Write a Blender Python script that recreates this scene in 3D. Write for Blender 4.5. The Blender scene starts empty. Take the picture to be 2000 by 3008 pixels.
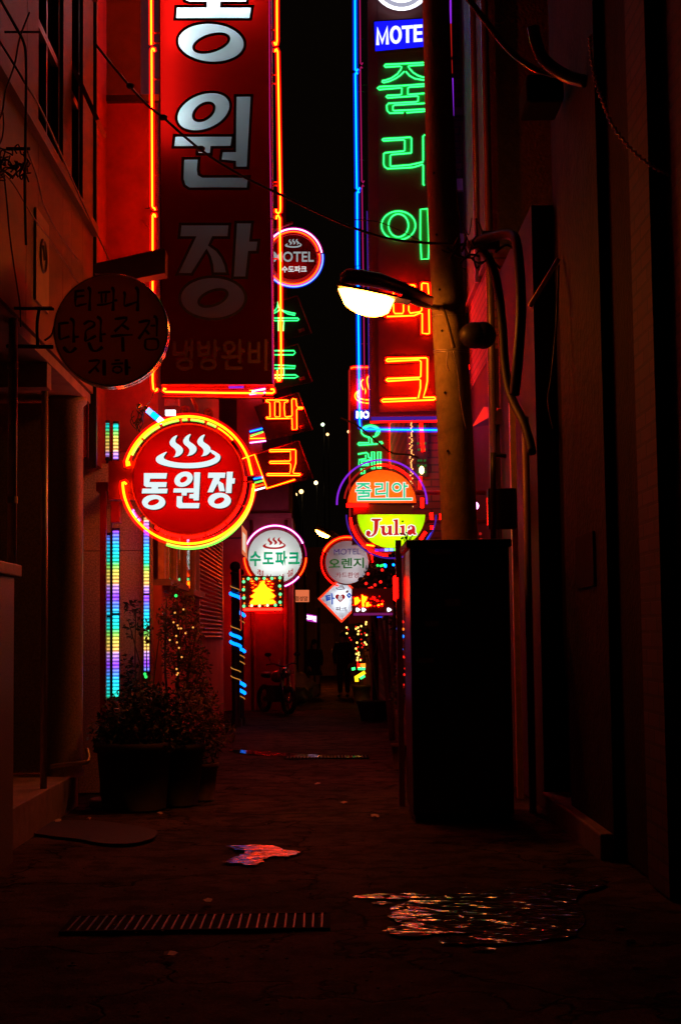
import bpy, bmesh, math, random
from mathutils import Vector, Matrix, geometry
random.seed(7)
scene = bpy.context.scene
COL = scene.collection
PI = math.pi

# ------------------------------------------------------------------ camera
F = 35.0/23.5*3008                      # focal length in photo pixels
cam = bpy.data.cameras.new('camera'); cam.lens = 35; cam.sensor_fit = 'VERTICAL'; cam.sensor_height = 23.5; cam.sensor_width = 15.6
cam.clip_start = 0.05; cam.clip_end = 2000
camo = bpy.data.objects.new('camera', cam); COL.objects.link(camo)
EYE = Vector((0, 0, 1.6))
ROT = Matrix.Rotation(math.radians(-0.575), 4, 'Z') @ Matrix.Rotation(math.radians(90+4.639), 4, 'X') @ Matrix.Rotation(-0.0120, 4, 'Z')
camo.matrix_world = Matrix.Translation(EYE) @ ROT
scene.camera = camo

# ------------------------------------------------------------------ world: a black night sky
world = bpy.data.worlds.new('World'); scene.world = world; world.use_nodes = True
wn = world.node_tree.nodes; wl = world.node_tree.links
sky = wn.new('ShaderNodeTexSky'); sky.sky_type = 'NISHITA'; sky.sun_disc = False
sky.sun_elevation = math.radians(-8); sky.sun_rotation = math.radians(200)
bg = wn['Background']; wl.new(sky.outputs[0], bg.inputs[0]); bg.inputs[1].default_value = 0.05
glow = wn.new('ShaderNodeBackground'); glow.inputs[0].default_value = (1, .62, .38, 1); glow.inputs[1].default_value = .0016      # the city's faint sky glow
add = wn.new('ShaderNodeAddShader'); wl.new(bg.outputs[0], add.inputs[0]); wl.new(glow.outputs[0], add.inputs[1]); wl.new(add.outputs[0], wn['World Output'].inputs[0])
vs = scene.view_settings
vs.view_transform = 'Standard'; vs.look = 'None'; vs.exposure = 0.0; vs.gamma = 1.0; vs.use_curve_mapping = False
scene.render.engine = 'CYCLES'
scene.cycles.use_denoising = True
scene.cycles.sample_clamp_indirect = 4.0
scene.cycles.max_bounces = 7; scene.cycles.diffuse_bounces = 4; scene.cycles.glossy_bounces = 3; scene.cycles.transmission_bounces = 4

# ------------------------------------------------------------------ pixel <-> place
def ray(x, y):
    return (ROT.to_3x3() @ Vector(((x-1000)/F, -(y-1504)/F, -1.0)))
def P(x, y, d):                          # point seen at photo pixel (x, y), d metres down the alley
    r = ray(x, y); return EYE + r*(d/r.y)
def PX(x, y, X):                         # ... on the plane x = X (a side wall)
    r = ray(x, y); return EYE + r*(X/r.x)
def PG(x, y, z=0.0):                     # ... on the ground
    r = ray(x, y); return EYE + r*((z-1.6)/r.z)
def zt(ox, oy, s, pts): return [(ox+p[0]*s, oy+p[1]*s) for p in pts]
def ell(cx, cy, rx, ry, rot=0, n=40, a0=0, a1=360):
    full = abs(a1-a0) >= 360; out = []
    c, s = math.cos(math.radians(rot)), math.sin(math.radians(rot))
    for i in range(n if full else n+1):
        a = math.radians(a0+(a1-a0)*i/n); u, v = rx*math.cos(a), ry*math.sin(a)
        out.append((cx+u*c-v*s, cy+u*s+v*c))
    return out
def cr(pts, n=5, closed=False):          # Catmull-Rom smoothing
    out = []; m = len(pts); seg = m if closed else m-1
    for i in range(seg):
        g = lambda k: Vector(pts[k % m]) if closed else Vector(pts[max(0, min(m-1, k))])
        a, b, c, d = g(i-1), g(i), g(i+1), g(i+2)
        for k in range(n):
            t = k/n
            out.append(0.5*((2*b)+(c-a)*t+(2*a-5*b+4*c-d)*t*t+(3*b-a-3*c+d)*t**3))
    if not closed: out.append(Vector(pts[-1]))
    return out

# ------------------------------------------------------------------ materials
def lin(c):
    return tuple((v/12.92 if v <= .04045 else ((v+.055)/1.055)**2.4) for v in [k/255 for k in c])+(1,)
MATS = {}
def mat(name, col, rough=.7, metal=0., noise=.25, scale=6., bump=.0, bscale=40., spec=.4, rvar=0., coat=0.):
    if name in MATS: return MATS[name]
    m = bpy.data.materials.new(name); m.use_nodes = True; nt = m.node_tree; b = nt.nodes['Principled BSDF']
    b.inputs['Roughness'].default_value = rough; b.inputs['Metallic'].default_value = metal
    b.inputs['Specular IOR Level'].default_value = spec
    if coat: b.inputs['Coat Weight'].default_value = coat; b.inputs['Coat Roughness'].default_value = .08
    c = tuple(col)[:3]
    geo = nt.nodes.new('ShaderNodeNewGeometry')
    if noise > 0:
        n = nt.nodes.new('ShaderNodeTexNoise'); n.inputs['Scale'].default_value = scale; n.inputs['Detail'].default_value = 8; n.inputs['Roughness'].default_value = .65
        nt.links.new(geo.outputs['Position'], n.inputs['Vector'])
        r = nt.nodes.new('ShaderNodeValToRGB')
        r.color_ramp.elements[0].position = .3; r.color_ramp.elements[1].position = .72
        r.color_ramp.elements[0].color = tuple(max(0, v*(1-noise)) for v in c)+(1,)
        r.color_ramp.elements[1].color = tuple(min(1, v*(1+noise)) for v in c)+(1,)
        nt.links.new(n.outputs['Fac'], r.inputs['Fac']); nt.links.new(r.outputs['Color'], b.inputs['Base Color'])
        if rvar:
            mr = nt.nodes.new('ShaderNodeMapRange'); mr.inputs['From Min'].default_value = .3; mr.inputs['From Max'].default_value = .7
            mr.inputs['To Min'].default_value = max(.03, rough-rvar); mr.inputs['To Max'].default_value = min(1, rough+rvar)
            nt.links.new(n.outputs['Fac'], mr.inputs['Value']); nt.links.new(mr.outputs[0], b.inputs['Roughness'])
    else: b.inputs['Base Color'].default_value = c+(1,)
    if bump:
        n2 = nt.nodes.new('ShaderNodeTexNoise'); n2.inputs['Scale'].default_value = bscale; n2.inputs['Detail'].default_value = 6
        nt.links.new(geo.outputs['Position'], n2.inputs['Vector'])
        bp = nt.nodes.new('ShaderNodeBump'); bp.inputs['Strength'].default_value = bump; bp.inputs['Distance'].default_value = .02
        nt.links.new(n2.outputs['Fac'], bp.inputs['Height']); nt.links.new(bp.outputs[0], b.inputs['Normal'])
    MATS[name] = m; return m
def emit(name, r, g, b):
    if name in MATS: return MATS[name]
    m = bpy.data.materials.new(name); m.use_nodes = True; nt = m.node_tree
    nt.nodes.remove(nt.nodes['Principled BSDF']); e = nt.nodes.new('ShaderNodeEmission')
    s = max(r, g, b); e.inputs[0].default_value = (r/s, g/s, b/s, 1); e.inputs[1].default_value = s
    nt.links.new(e.outputs[0], nt.nodes['Material Output'].inputs[0]); MATS[name] = m; return m
def translucent(name, tcol, dcol=None, tw=.85):
    """sign plastic: lets the lamps inside the box shine through"""
    if name in MATS: return MATS[name]
    m = bpy.data.materials.new(name); m.use_nodes = True; nt = m.node_tree
    b = nt.nodes['Principled BSDF']; b.inputs['Base Color'].default_value = tuple(dcol or tcol)[:3]+(1,); b.inputs['Roughness'].default_value = .3
    t = nt.nodes.new('ShaderNodeBsdfTranslucent'); t.inputs[0].default_value = tuple(tcol)[:3]+(1,)
    mx = nt.nodes.new('ShaderNodeMixShader'); mx.inputs[0].default_value = tw
    nt.links.new(b.outputs[0], mx.inputs[1]); nt.links.new(t.outputs[0], mx.inputs[2])
    nt.links.new(mx.outputs[0], nt.nodes['Material Output'].inputs[0]); MATS[name] = m; return m
def brick(name, c1, c2, mortar, rough=.8, axis='X', bw=.32, bh=.1):
    m = bpy.data.materials.new(name); m.use_nodes = True; nt = m.node_tree; b = nt.nodes['Principled BSDF']; b.inputs['Roughness'].default_value = rough
    geo = nt.nodes.new('ShaderNodeNewGeometry'); sp = nt.nodes.new('ShaderNodeSeparateXYZ'); cb = nt.nodes.new('ShaderNodeCombineXYZ')
    nt.links.new(geo.outputs['Position'], sp.inputs[0])
    nt.links.new(sp.outputs['Y' if axis == 'X' else 'X'], cb.inputs[0]); nt.links.new(sp.outputs['Z'], cb.inputs[1])
    t = nt.nodes.new('ShaderNodeTexBrick'); t.inputs['Scale'].default_value = 1; t.inputs['Brick Width'].default_value = bw; t.inputs['Row Height'].default_value = bh
    t.inputs['Mortar Size'].default_value = .012; t.inputs['Color1'].default_value = c1+(1,); t.inputs['Color2'].default_value = c2+(1,); t.inputs['Mortar'].default_value = mortar+(1,)
    nt.links.new(cb.outputs[0], t.inputs['Vector']); nt.links.new(t.outputs['Color'], b.inputs['Base Color'])
    bp = nt.nodes.new('ShaderNodeBump'); bp.inputs['Strength'].default_value = .6; bp.inputs['Distance'].default_value = .01; bp.invert = True
    nt.links.new(t.outputs['Fac'], bp.inputs['Height']); nt.links.new(bp.outputs[0], b.inputs['Normal']); return m

M_STEEL = mat('dark_steel', (.05, .045, .045), .45, .6, .3)
M_GALV = mat('galvanised', (.35, .33, .32), .4, .7, .2)
M_CHROME = mat('chrome_rim', (.6, .58, .56), .16, 1., .1)
M_BLACK = mat('black_paint', (.012, .012, .012), .5, 0, .3)
M_CABLE = mat('cable_rubber', (.015, .014, .014), .55, 0, .2)
M_WHITEBOX = mat('lightbox_white', (.85, .85, .85), .8, 0, 0)
M_SIGNRED = mat('sign_red_metal', (.25, .012, .01), .45, .1, .25, 5)
M_DARKRED = mat('sign_dark_red', (.13, .012, .012), .5, 0, .2, 5)
M_TRAY = mat('letter_tray', (.5, .03, .02), .5, 0, .1)
M_TRAYG = mat('letter_tray_green', (.05, .2, .07), .5, 0, .1)
E_RED = emit('neon_orange_red', 44.0, 1.25, .03)
E_REDL = emit('neon_letter_red', 80.0, 1.3, .03)
E_PURE = emit('neon_pure_red', 14.0, .016, .008)
E_DIMRED = emit('neon_dim_red', .38, .008, .006)
E_GREEN = emit('neon_green', .10, 3.4, .5)
E_GREEN2 = emit('neon_green_far', .10, 3.4, .6)
E_CYAN = emit('neon_cyan', .004, .95, 7.0)
E_BLUEW = emit('neon_blue_white', .5, .85, 3.0)
E_PINKW = emit('neon_pink_white', 5.0, 1.8, 4.4)
E_PURPLE = emit('neon_purple', .28, .02, .75)
E_MAG = emit('neon_magenta', .42, .008, .11)
E_VIOLETD = emit('neon_violet_dim', .06, .012, .26)
E_YEL = emit('neon_yellow', 36.0, 1.3, .012)
E_LIME = emit('neon_lime', .35, 1.6, .12)
E_ORANGE = emit('neon_orange', 6., .36, .02)
E_WHITE = emit('neon_white', 2.2, 2.2, 2.4)
E_SIGNW = emit('sign_white_lettering', .78, .93, .95)
E_TUBE = emit('fluorescent_tube', 19, 22, 23)

# ------------------------------------------------------------------ objects
def wloc(o):
    v = Vector((0, 0, 0))
    while o is not None: v += o.location; o = o.parent
    return v
def tag(o, label=None, cat=None, group=None, kind=None):
    if label: o['label'] = label
    if cat: o['category'] = cat
    if group: o['group'] = group
    if kind: o['kind'] = kind
    return o
def thing(name, label, cat, loc, group=None):
    o = bpy.data.objects.new(name, None); COL.objects.link(o); o.location = loc; o.empty_display_size = .1
    return tag(o, label, cat, group)
class MB:
    def __init__(s): s.v = []; s.f = []
    def add(s, vs, fs):
        k = len(s.v); s.v += [Vector(q) for q in vs]; s.f += [tuple(i+k for i in f) for f in fs]; return s
    def box(s, x0, x1, y0, y1, z0, z1):
        return s.add([(x, y, z) for x in (x0, x1) for y in (y0, y1) for z in (z0, z1)],
            [(0, 1, 3, 2), (4, 6, 7, 5), (0, 4, 5, 1), (2, 3, 7, 6), (0, 2, 6, 4), (1, 5, 7, 3)])
    def obox(s, c, size, rot):           # oriented box
        R = rot.to_3x3() if hasattr(rot, 'to_3x3') else rot
        return s.add([Vector(c)+R @ Vector((sx*size[0]/2, sy*size[1]/2, sz*size[2]/2)) for sx in (-1, 1) for sy in (-1, 1) for sz in (-1, 1)],
            [(0, 1, 3, 2), (4, 6, 7, 5), (0, 4, 5, 1), (2, 3, 7, 6), (0, 2, 6, 4), (1, 5, 7, 3)])
    def tube(s, pts, r, n=8, closed=False, cap=True):
        pts = [Vector(p) for p in pts]
        q = [pts[0]]
        for p in pts[1:]:
            if (p-q[-1]).length > 1e-5: q.append(p)
        pts = q; m = len(pts)
        if m < 2: return s
        rs = r if isinstance(r, (list, tuple)) else [r]*m
        if len(rs) != m: rs = [rs[0]+(rs[-1]-rs[0])*i/(m-1) for i in range(m)]
        tg = []
        for i in range(m):
            a = pts[i-1] if (i or closed) else pts[0]; b = pts[(i+1) % m] if (i < m-1 or closed) else pts[-1]
            t = (b-a); tg.append(t.normalized() if t.length > 1e-9 else Vector((0, 0, 1)))
        up = Vector((0, 0, 1)) if abs(tg[0].z) < .9 else Vector((1, 0, 0))
        nrm = tg[0].cross(up).normalized(); k = len(s.v)
        for i in range(m):
            nrm = (nrm-tg[i]*nrm.dot(tg[i]))
            nrm = nrm.normalized() if nrm.length > 1e-6 else tg[i].orthogonal().normalized()
            bn = tg[i].cross(nrm)
            for j in range(n):
                a = 2*PI*j/n; s.v.append(pts[i]+(nrm*math.cos(a)+bn*math.sin(a))*rs[i])
        for i in range(m if closed else m-1):
            for j in range(n):
                a = k+i*n; b = k+((i+1) % m)*n; s.f.append((a+j, a+(j+1) % n, b+(j+1) % n, b+j))
        if cap and not closed:
            s.f.append(tuple(k+j for j in range(n-1, -1, -1))); s.f.append(tuple(k+(m-1)*n+j for j in range(n)))
        return s
    def poly(s, outer, holes=(), thick=0., push=Vector((0, 1, 0))):   # flat polygon with holes (3-D points), thickened away from the viewer
        rings = [[Vector(p) for p in outer]]+[[Vector(p) for p in h] for h in holes]
        tri = geometry.tessellate_polygon(rings)
        flat = [p for r in rings for p in r]; k = len(s.v); n = len(flat)
        s.v += flat; s.f += [tuple(k+i for i in t) for t in tri]
        if thick:
            s.v += [p+push*thick for p in flat]; s.f += [tuple(k+n+i for i in reversed(t)) for t in tri]
            o = 0
            for r in rings:
                L = len(r)
                for i in range(L): a, b = k+o+i, k+o+(i+1) % L; s.f.append((a, b, b+n, a+n))
                o += L
        return s
    def lathe(s, c, prof, n=24, axis='Z', c0=True, c1=True):
        k = len(s.v); m = len(prof)
        for (r, h) in prof:
            for j in range(n):
                a = 2*PI*j/n
                if axis == 'Z': q = (c[0]+r*math.cos(a), c[1]+r*math.sin(a), c[2]+h)
                elif axis == 'Y': q = (c[0]+r*math.cos(a), c[1]+h, c[2]+r*math.sin(a))
                else: q = (c[0]+h, c[1]+r*math.cos(a), c[2]+r*math.sin(a))
                s.v.append(Vector(q))
        for i in range(m-1):
            for j in range(n): s.f.append((k+i*n+j, k+i*n+(j+1) % n, k+(i+1)*n+(j+1) % n, k+(i+1)*n+j))
        if c0: s.f.append(tuple(k+j for j in range(n)))
        if c1: s.f.append(tuple(k+(m-1)*n+j for j in range(n)))
        return s
    def ball(s, c, r, n=8, sq=(1, 1, 1)):
        k = len(s.v); rows = max(3, n//2+1)
        for i in range(rows+1):
            a = PI*i/rows
            for j in range(n):
                b = 2*PI*j/n; s.v.append(Vector(c)+Vector((r*sq[0]*math.sin(a)*math.cos(b), r*sq[1]*math.sin(a)*math.sin(b), r*sq[2]*math.cos(a))))
        for i in range(rows):
            for j in range(n): s.f.append((k+i*n+j, k+i*n+(j+1) % n, k+(i+1)*n+(j+1) % n, k+(i+1)*n+j))
        return s
    def leaf(s, c, size, asp=.5):
        d = Vector((random.gauss(0, 1), random.gauss(0, 1), random.gauss(0, .8))).normalized(); t = d.orthogonal().normalized()
        t = Matrix.Rotation(random.uniform(0, 2*PI), 3, d) @ t; c = Vector(c); a = d*size/2; b = t*size*asp/2
        return s.add([c-a, c+b, c+a, c-b], [(0, 1, 2, 3)])
    def build(s, name, material, parent=None, smooth=False, bevel=0., label=None):
        me = bpy.data.meshes.new(name); off = wloc(parent) if parent is not None else Vector((0, 0, 0))
        me.from_pydata([tuple(v-off) for v in s.v], [], s.f); me.materials.append(material)
        if smooth: me.polygons.foreach_set('use_smooth', [True]*len(me.polygons))
        me.validate(); me.update()
        o = bpy.data.objects.new(name, me); COL.objects.link(o)
        if parent is not None: o.parent = parent
        if bevel:
            md = o.modifiers.new('bevel', 'BEVEL'); md.width = bevel; md.segments = 2; md.limit_method = 'ANGLE'
        if label: o['label'] = label
        return o
def own(mb, name, material, label, cat, group=None, smooth=False, bevel=0., origin=None):
    """a thing that is a single mesh, its origin at its own base"""
    if origin is None:
        xs = [v.x for v in mb.v]; ys = [v.y for v in mb.v]; origin = Vector(((min(xs)+max(xs))/2, (min(ys)+max(ys))/2, min(v.z for v in mb.v)))
    for i, v in enumerate(mb.v): mb.v[i] = v-Vector(origin)
    o = mb.build(name, material, None, smooth, bevel); o.location = origin
    return tag(o, label, cat, group)
def halo_mat(name, r, g, b):
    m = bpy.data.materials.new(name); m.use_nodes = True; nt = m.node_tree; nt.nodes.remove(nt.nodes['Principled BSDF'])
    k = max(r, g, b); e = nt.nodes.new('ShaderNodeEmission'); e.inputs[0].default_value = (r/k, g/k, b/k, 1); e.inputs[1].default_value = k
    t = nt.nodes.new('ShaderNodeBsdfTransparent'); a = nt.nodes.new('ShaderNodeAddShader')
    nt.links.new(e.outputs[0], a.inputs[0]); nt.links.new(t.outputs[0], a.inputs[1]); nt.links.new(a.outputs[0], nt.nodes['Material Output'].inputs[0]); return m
S_RED = halo_mat('glass_red', .62, .001, .0005); S_GREEN = halo_mat('glass_green', .0, .10, .012); S_BLUE = halo_mat('glass_blue', 0, .012, .30); S_PINK = halo_mat('glass_pink', .22, .0, .10)
HALO = {}
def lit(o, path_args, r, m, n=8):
    # added see-through glowing sleeve, imitating the coloured bloom round each tube
    sm_ = HALO.get(m.name)
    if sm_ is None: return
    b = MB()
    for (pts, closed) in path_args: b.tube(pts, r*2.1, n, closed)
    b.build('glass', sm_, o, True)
def pl(pts, d): return [P(x, y, d) for x, y in pts]
def neon(pts, d, r, name, m, parent, closed=False, sm=0, n=6):
    if sm: pts = cr(pts, sm, closed)
    q = [P(p[0], p[1], d) for p in pts]; k = .62 if m.name in HALO else 1
    o = MB().tube(q, r*k, n, closed).build(name, m, parent, True)
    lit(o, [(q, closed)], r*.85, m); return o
def neons(lines, d, r, name, m, parent, n=6):       # one letter made of several bends of one neon tube
    b = MB(); rec = []; kk = .62 if m.name in HALO else 1
    for l in lines:
        closed = False; sm = 0
        if isinstance(l, tuple) and isinstance(l[0], str): closed = 'c' in l[0]; sm = 4 if 's' in l[0] else 0; l = l[1]
        if sm: l = cr(l, sm, closed)
        q = [P(p[0], p[1], d) for p in l]; rec.append((q, closed)); b.tube(q, r*kk, n, closed)
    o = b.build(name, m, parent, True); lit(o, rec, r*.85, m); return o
def flat(polys, d, thick, name, m, parent):
    for q in polys: o = MB().poly(pl(q, d), (), thick).build(name, m, parent)
    return o
def text(body, x0, y0, x1, y1, d, name, m, parent, bold=.0, thick=.006, tilt=0., spacing=1.):
    """lettering with Blender's built-in face, fitted into the photo rectangle on the sign's own plane"""
    c = bpy.data.curves.new(name, 'FONT'); c.body = body; c.offset = bold; c.space_character = spacing; c.resolution_u = 3
    o = bpy.data.objects.new(name, c); COL.objects.link(o)
    dg = bpy.context.evaluated_depsgraph_get(); me = bpy.data.meshes.new_from_object(o.evaluated_get(dg))
    bpy.data.objects.remove(o); bpy.data.curves.remove(c)
    xs = [v.co.x for v in me.vertices]; ys = [v.co.y for v in me.vertices]
    a0, a1, b0, b1 = min(xs), max(xs), min(ys), max(ys)
    b = MB(); vs = []
    for v in me.vertices:
        u = (v.co.x-a0)/(a1-a0); w = (v.co.y-b0)/(b1-b0)
        vs.append(P(x0+u*(x1-x0), y1+w*(y0-y1)+tilt*(u-.5)*(x1-x0), d))
    fs = [tuple(p.vertices) for p in me.polygons]; n = len(vs)
    ec = {}
    for f in fs:
        for i in range(len(f)):
            e = (f[i], f[(i+1) % len(f)]); ec[e] = 1
    side = [(e[0], e[1], e[1]+n, e[0]+n) for e in ec if (e[1], e[0]) not in ec]
    b.add(vs+[q+Vector((0, thick, 0)) for q in vs], fs+[tuple(i+n for i in reversed(f)) for f in fs]+side)
    bpy.data.meshes.remove(me)
    return b.build(name, m, parent)
def outline(polys, d, w, name, m, parent):          # a flat band that follows closed outlines
    b = MB()
    for q in polys:
        L = [Vector((p[0], p[1])) for p in q]; n = len(L); inn = []; out = []
        for i in range(n):
            a, c, e = L[i-1], L[i], L[(i+1) % n]
            t1 = (c-a).normalized(); t2 = (e-c).normalized(); n1 = Vector((-t1.y, t1.x)); n2 = Vector((-t2.y, t2.x))
            h = n1+n2; h = h.normalized() if h.length > .2 else n1
            k = min(1.8, 1/max(.35, h.dot(n1)))
            inn.append(c-h*w*k); out.append(c+h*w*k)
        for i in range(n):
            j = (i+1) % n
            quad = [inn[i], inn[j], out[j], out[i]]
            b.add([P(p.x, p.y, d) for p in quad], [(0, 1, 2, 3)])
    return b.build(name, m, parent)
def skin(name, pts, edges, rad, m, parent, sub=1):
    me = bpy.data.meshes.new(name); off = Vector((0, 0, 0))
    me.from_pydata([tuple(p) for p in pts], edges, []); me.materials.append(m)
    bm = bmesh.new(); bm.from_mesh(me); L = bm.verts.layers.skin.verify()
    for i, v in enumerate(bm.verts):
        r = rad[i]; v[L].radius = (r, r) if not isinstance(r, tuple) else r; v[L].use_root = (i == 0)
    bm.to_mesh(me); bm.free()
    o = bpy.data.objects.new(name, me); COL.objects.link(o); o.parent = parent
    o.modifiers.new('skin', 'SKIN').use_smooth_shade = True
    s = o.modifiers.new('sub', 'SUBSURF'); s.levels = sub; s.render_levels = sub
    return o
HALO.update({E_RED.name: S_RED, E_REDL.name: S_RED, E_YEL.name: S_RED, E_ORANGE.name: S_RED, E_GREEN.name: S_GREEN, E_GREEN2.name: S_GREEN, E_CYAN.name: S_BLUE, E_BLUEW.name: S_BLUE, E_PINKW.name: S_PINK})
def cable(name, pts, r, label, cat='cable', group=None, m=None, sm=6, n=6):
    return own(MB().tube(cr(pts, sm), r, n), name, m or M_CABLE, label, cat, group, True)

# ================================================================== GROUND
def ground_mat():
    m = bpy.data.materials.new('asphalt_concrete'); m.use_nodes = True; nt = m.node_tree; b = nt.nodes['Principled BSDF']; L = nt.links.new
    geo = nt.nodes.new('ShaderNodeNewGeometry')
    def noise(sc, det, rough=.6):
        n = nt.nodes.new('ShaderNodeTexNoise'); n.inputs['Scale'].default_value = sc; n.inputs['Detail'].default_value = det; n.inputs['Roughness'].default_value = rough; L(geo.outputs['Position'], n.inputs['Vector']); return n.outputs['Fac']
    def ramp(f, p0, c0, p1, c1):
        r = nt.nodes.new('ShaderNodeValToRGB'); e = r.color_ramp.elements; e[0].position = p0; e[0].color = c0+(1,); e[1].position = p1; e[1].color = c1+(1,); L(f, r.inputs[0]); return r.outputs[0]
    def mul(a, c):
        x = nt.nodes.new('ShaderNodeMix'); x.data_type = 'RGBA'; x.blend_type = 'MULTIPLY'; x.inputs[0].default_value = 1; L(a, x.inputs[6]); L(c, x.inputs[7]); return x.outputs[2]
    base = ramp(noise(.9, 9, .68), .36, (.045, .034, .027), .66, (.125, .09, .068))            # old patches
    grit = ramp(noise(70, 3), .32, (.5, .5, .5), .7, (1.45, 1.4, 1.35))
    blot = ramp(noise(4.5, 5), .40, (.45, .43, .42), .52, (1, 1, 1))                             # oil and gum
    vo = nt.nodes.new('ShaderNodeTexVoronoi'); vo.feature = 'DISTANCE_TO_EDGE'; vo.inputs['Scale'].default_value = .55
    mp = nt.nodes.new('ShaderNodeVectorMath'); mp.operation = 'ADD'; nv = nt.nodes.new('ShaderNodeTexNoise'); nv.inputs['Scale'].default_value = 2.2; nv.inputs['Detail'].default_value = 5
    L(geo.outputs['Position'], nv.inputs['Vector']); L(geo.outputs['Position'], mp.inputs[0]); L(nv.outputs['Color'], mp.inputs[1]); L(mp.outputs[0], vo.inputs['Vector'])
    crack = ramp(vo.outputs['Distance'], .002, (.15, .15, .15), .012, (1, 1, 1))
    L(mul(mul(mul(base, grit), blot), crack), b.inputs['Base Color'])
    rr = nt.nodes.new('ShaderNodeMapRange'); rr.inputs['From Min'].default_value = .35; rr.inputs['From Max'].default_value = .68; rr.inputs['To Min'].default_value = .42; rr.inputs['To Max'].default_value = .9
    L(noise(1.7, 6), rr.inputs['Value']); L(rr.outputs[0], b.inputs['Roughness']); b.inputs['Specular IOR Level'].default_value = 0
    b1 = nt.nodes.new('ShaderNodeBump'); b1.inputs['Strength'].default_value = .8; b1.inputs['Distance'].default_value = .02; L(noise(38, 6, .7), b1.inputs['Height'])
    b2 = nt.nodes.new('ShaderNodeBump'); b2.inputs['Strength'].default_value = .7; b2.inputs['Distance'].default_value = .03; L(crack, b2.inputs['Height']); L(b1.outputs[0], b2.inputs['Normal']); L(b2.outputs[0], b.inputs['Normal'])
    gl = nt.nodes.new('ShaderNodeBsdfGlossy'); gl.inputs['Roughness'].default_value = .38; L(b2.outputs[0], gl.inputs['Normal'])
    mx = nt.nodes.new('ShaderNodeMixShader'); mx.inputs[0].default_value = .011; L(b.outputs[0], mx.inputs[1]); L(gl.outputs[0], mx.inputs[2]); L(mx.outputs[0], nt.nodes['Material Output'].inputs[0])   # a faint damp sheen
    return m
g = MB(); nx, ny = 60, 120
xs = [-60, -20, -8]+[-4+8*i/40 for i in range(41)]+[8, 20, 60]
ys = [-8, 0, 4]+[6+i*.35 for i in range(130)]+[60, 80, 120, 220]
def gz(x, y):
    if abs(x) > 4 or y > 51 or y < 5: return -.004
    return -.004-.012*(.5+.5*math.sin(x*1.7+y*.31+math.sin(y*.8)))-.006*math.sin(x*4.1+y*1.9)**2
g.add([(x, y, gz(x, y)) for y in ys for x in xs], [(j*len(xs)+i, j*len(xs)+i+1, (j+1)*len(xs)+i+1, (j+1)*len(xs)+i) for j in range(len(ys)-1) for i in range(len(xs)-1)])
o = g.build('alley_ground', ground_mat(), None, True); tag(o, 'dark damp asphalt of the narrow alley', 'ground', kind='structure')

def water_mat(name, sx, sy, strength, dist, rough=.04, ior=1.45):
    m = bpy.data.materials.new(name); m.use_nodes = True; nt = m.node_tree; b = nt.nodes['Principled BSDF']
    b.inputs['Base Color'].default_value = (.012, .012, .013, 1); b.inputs['Roughness'].default_value = rough; b.inputs['IOR'].default_value = ior
    b.inputs['Specular IOR Level'].default_value = .9
    geo = nt.nodes.new('ShaderNodeNewGeometry'); mp = nt.nodes.new('ShaderNodeMapping'); mp.inputs['Scale'].default_value = (sx, sy, 1); mp.inputs['Rotation'].default_value = (0, 0, .12)
    n = nt.nodes.new('ShaderNodeTexNoise'); n.inputs['Scale'].default_value = 1; n.inputs['Detail'].default_value = 1.6; n.inputs['Distortion'].default_value = .4
    nt.links.new(geo.outputs['Position'], mp.inputs[0]); nt.links.new(mp.outputs[0], n.inputs['Vector'])
    bp = nt.nodes.new('ShaderNodeBump'); bp.inputs['Strength'].default_value = strength; bp.inputs['Distance'].default_value = dist
    nt.links.new(n.outputs['Fac'], bp.inputs['Height']); nt.links.new(bp.outputs[0], b.inputs['Normal']); return m
def sheet(pts, z=.004, amt=4.0, n=5):               # ragged outline on the ground
    q = cr(pts, n, True); out = []
    for p in q: out.append(PG(p.x+random.uniform(-1, 1)*amt*2.2, p.y+random.uniform(-1, 1)*amt*.45, z))
    return out
b = MB(); b.poly(sheet([(655, 2531), (700, 2516), (716, 2500), (684, 2492), (668, 2484), (750, 2481), (800, 2484), (838, 2494), (888, 2503), (850, 2513), (800, 2516), (770, 2530), (735, 2541), (705, 2536)]))
tag(b.build('puddle', water_mat('puddle_water', 5, 18, 1.0, .02, .1, 1.6)), 'small jagged puddle with red reflection in the middle of the alley', 'puddle', kind='structure')
b = MB()
b.poly(sheet([(1140, 2690), (1180, 2655), (1250, 2640), (1350, 2632), (1480, 2612), (1600, 2596), (1690, 2592), (1740, 2586), (1775, 2574), (1765, 2600), (1700, 2635), (1718, 2700), (1690, 2745), (1600, 2760), (1500, 2770), (1340, 2772), (1300, 2764), (1400, 2742), (1300, 2742), (1200, 2750), (1130, 2732), (1190, 2712)], amt=6))
b.poly(sheet([(1040, 2636), (1080, 2628), (1180, 2624), (1290, 2626), (1400, 2622), (1330, 2636), (1220, 2640), (1110, 2640)], amt=4))
for (x, y, w) in [(1120, 2652, 30), (1420, 2786, 40), (1820, 2722, 18), (1850, 2762, 14)]:
    b.poly(sheet([(x-w, y), (x, y-5), (x+w, y), (x, y+5)], amt=2))
tag(b.build('water_streak', water_mat('running_water', 4.6, 10.5, 1.0, .07, .15, 2.2)), 'running water spread over the ground below the right wall', 'puddle', kind='structure')
b = MB(); b.poly(sheet([(676, 2202), (760, 2206), (860, 2213), (960, 2218), (1060, 2221), (1000, 2226), (880, 2222), (780, 2218), (700, 2211)], amt=1.5))
tag(b.build('gutter_water', water_mat('gutter_wet', 5, 14, .4, .01)), 'thin wet line along the far cross gutter', 'puddle', kind='structure')

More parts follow.
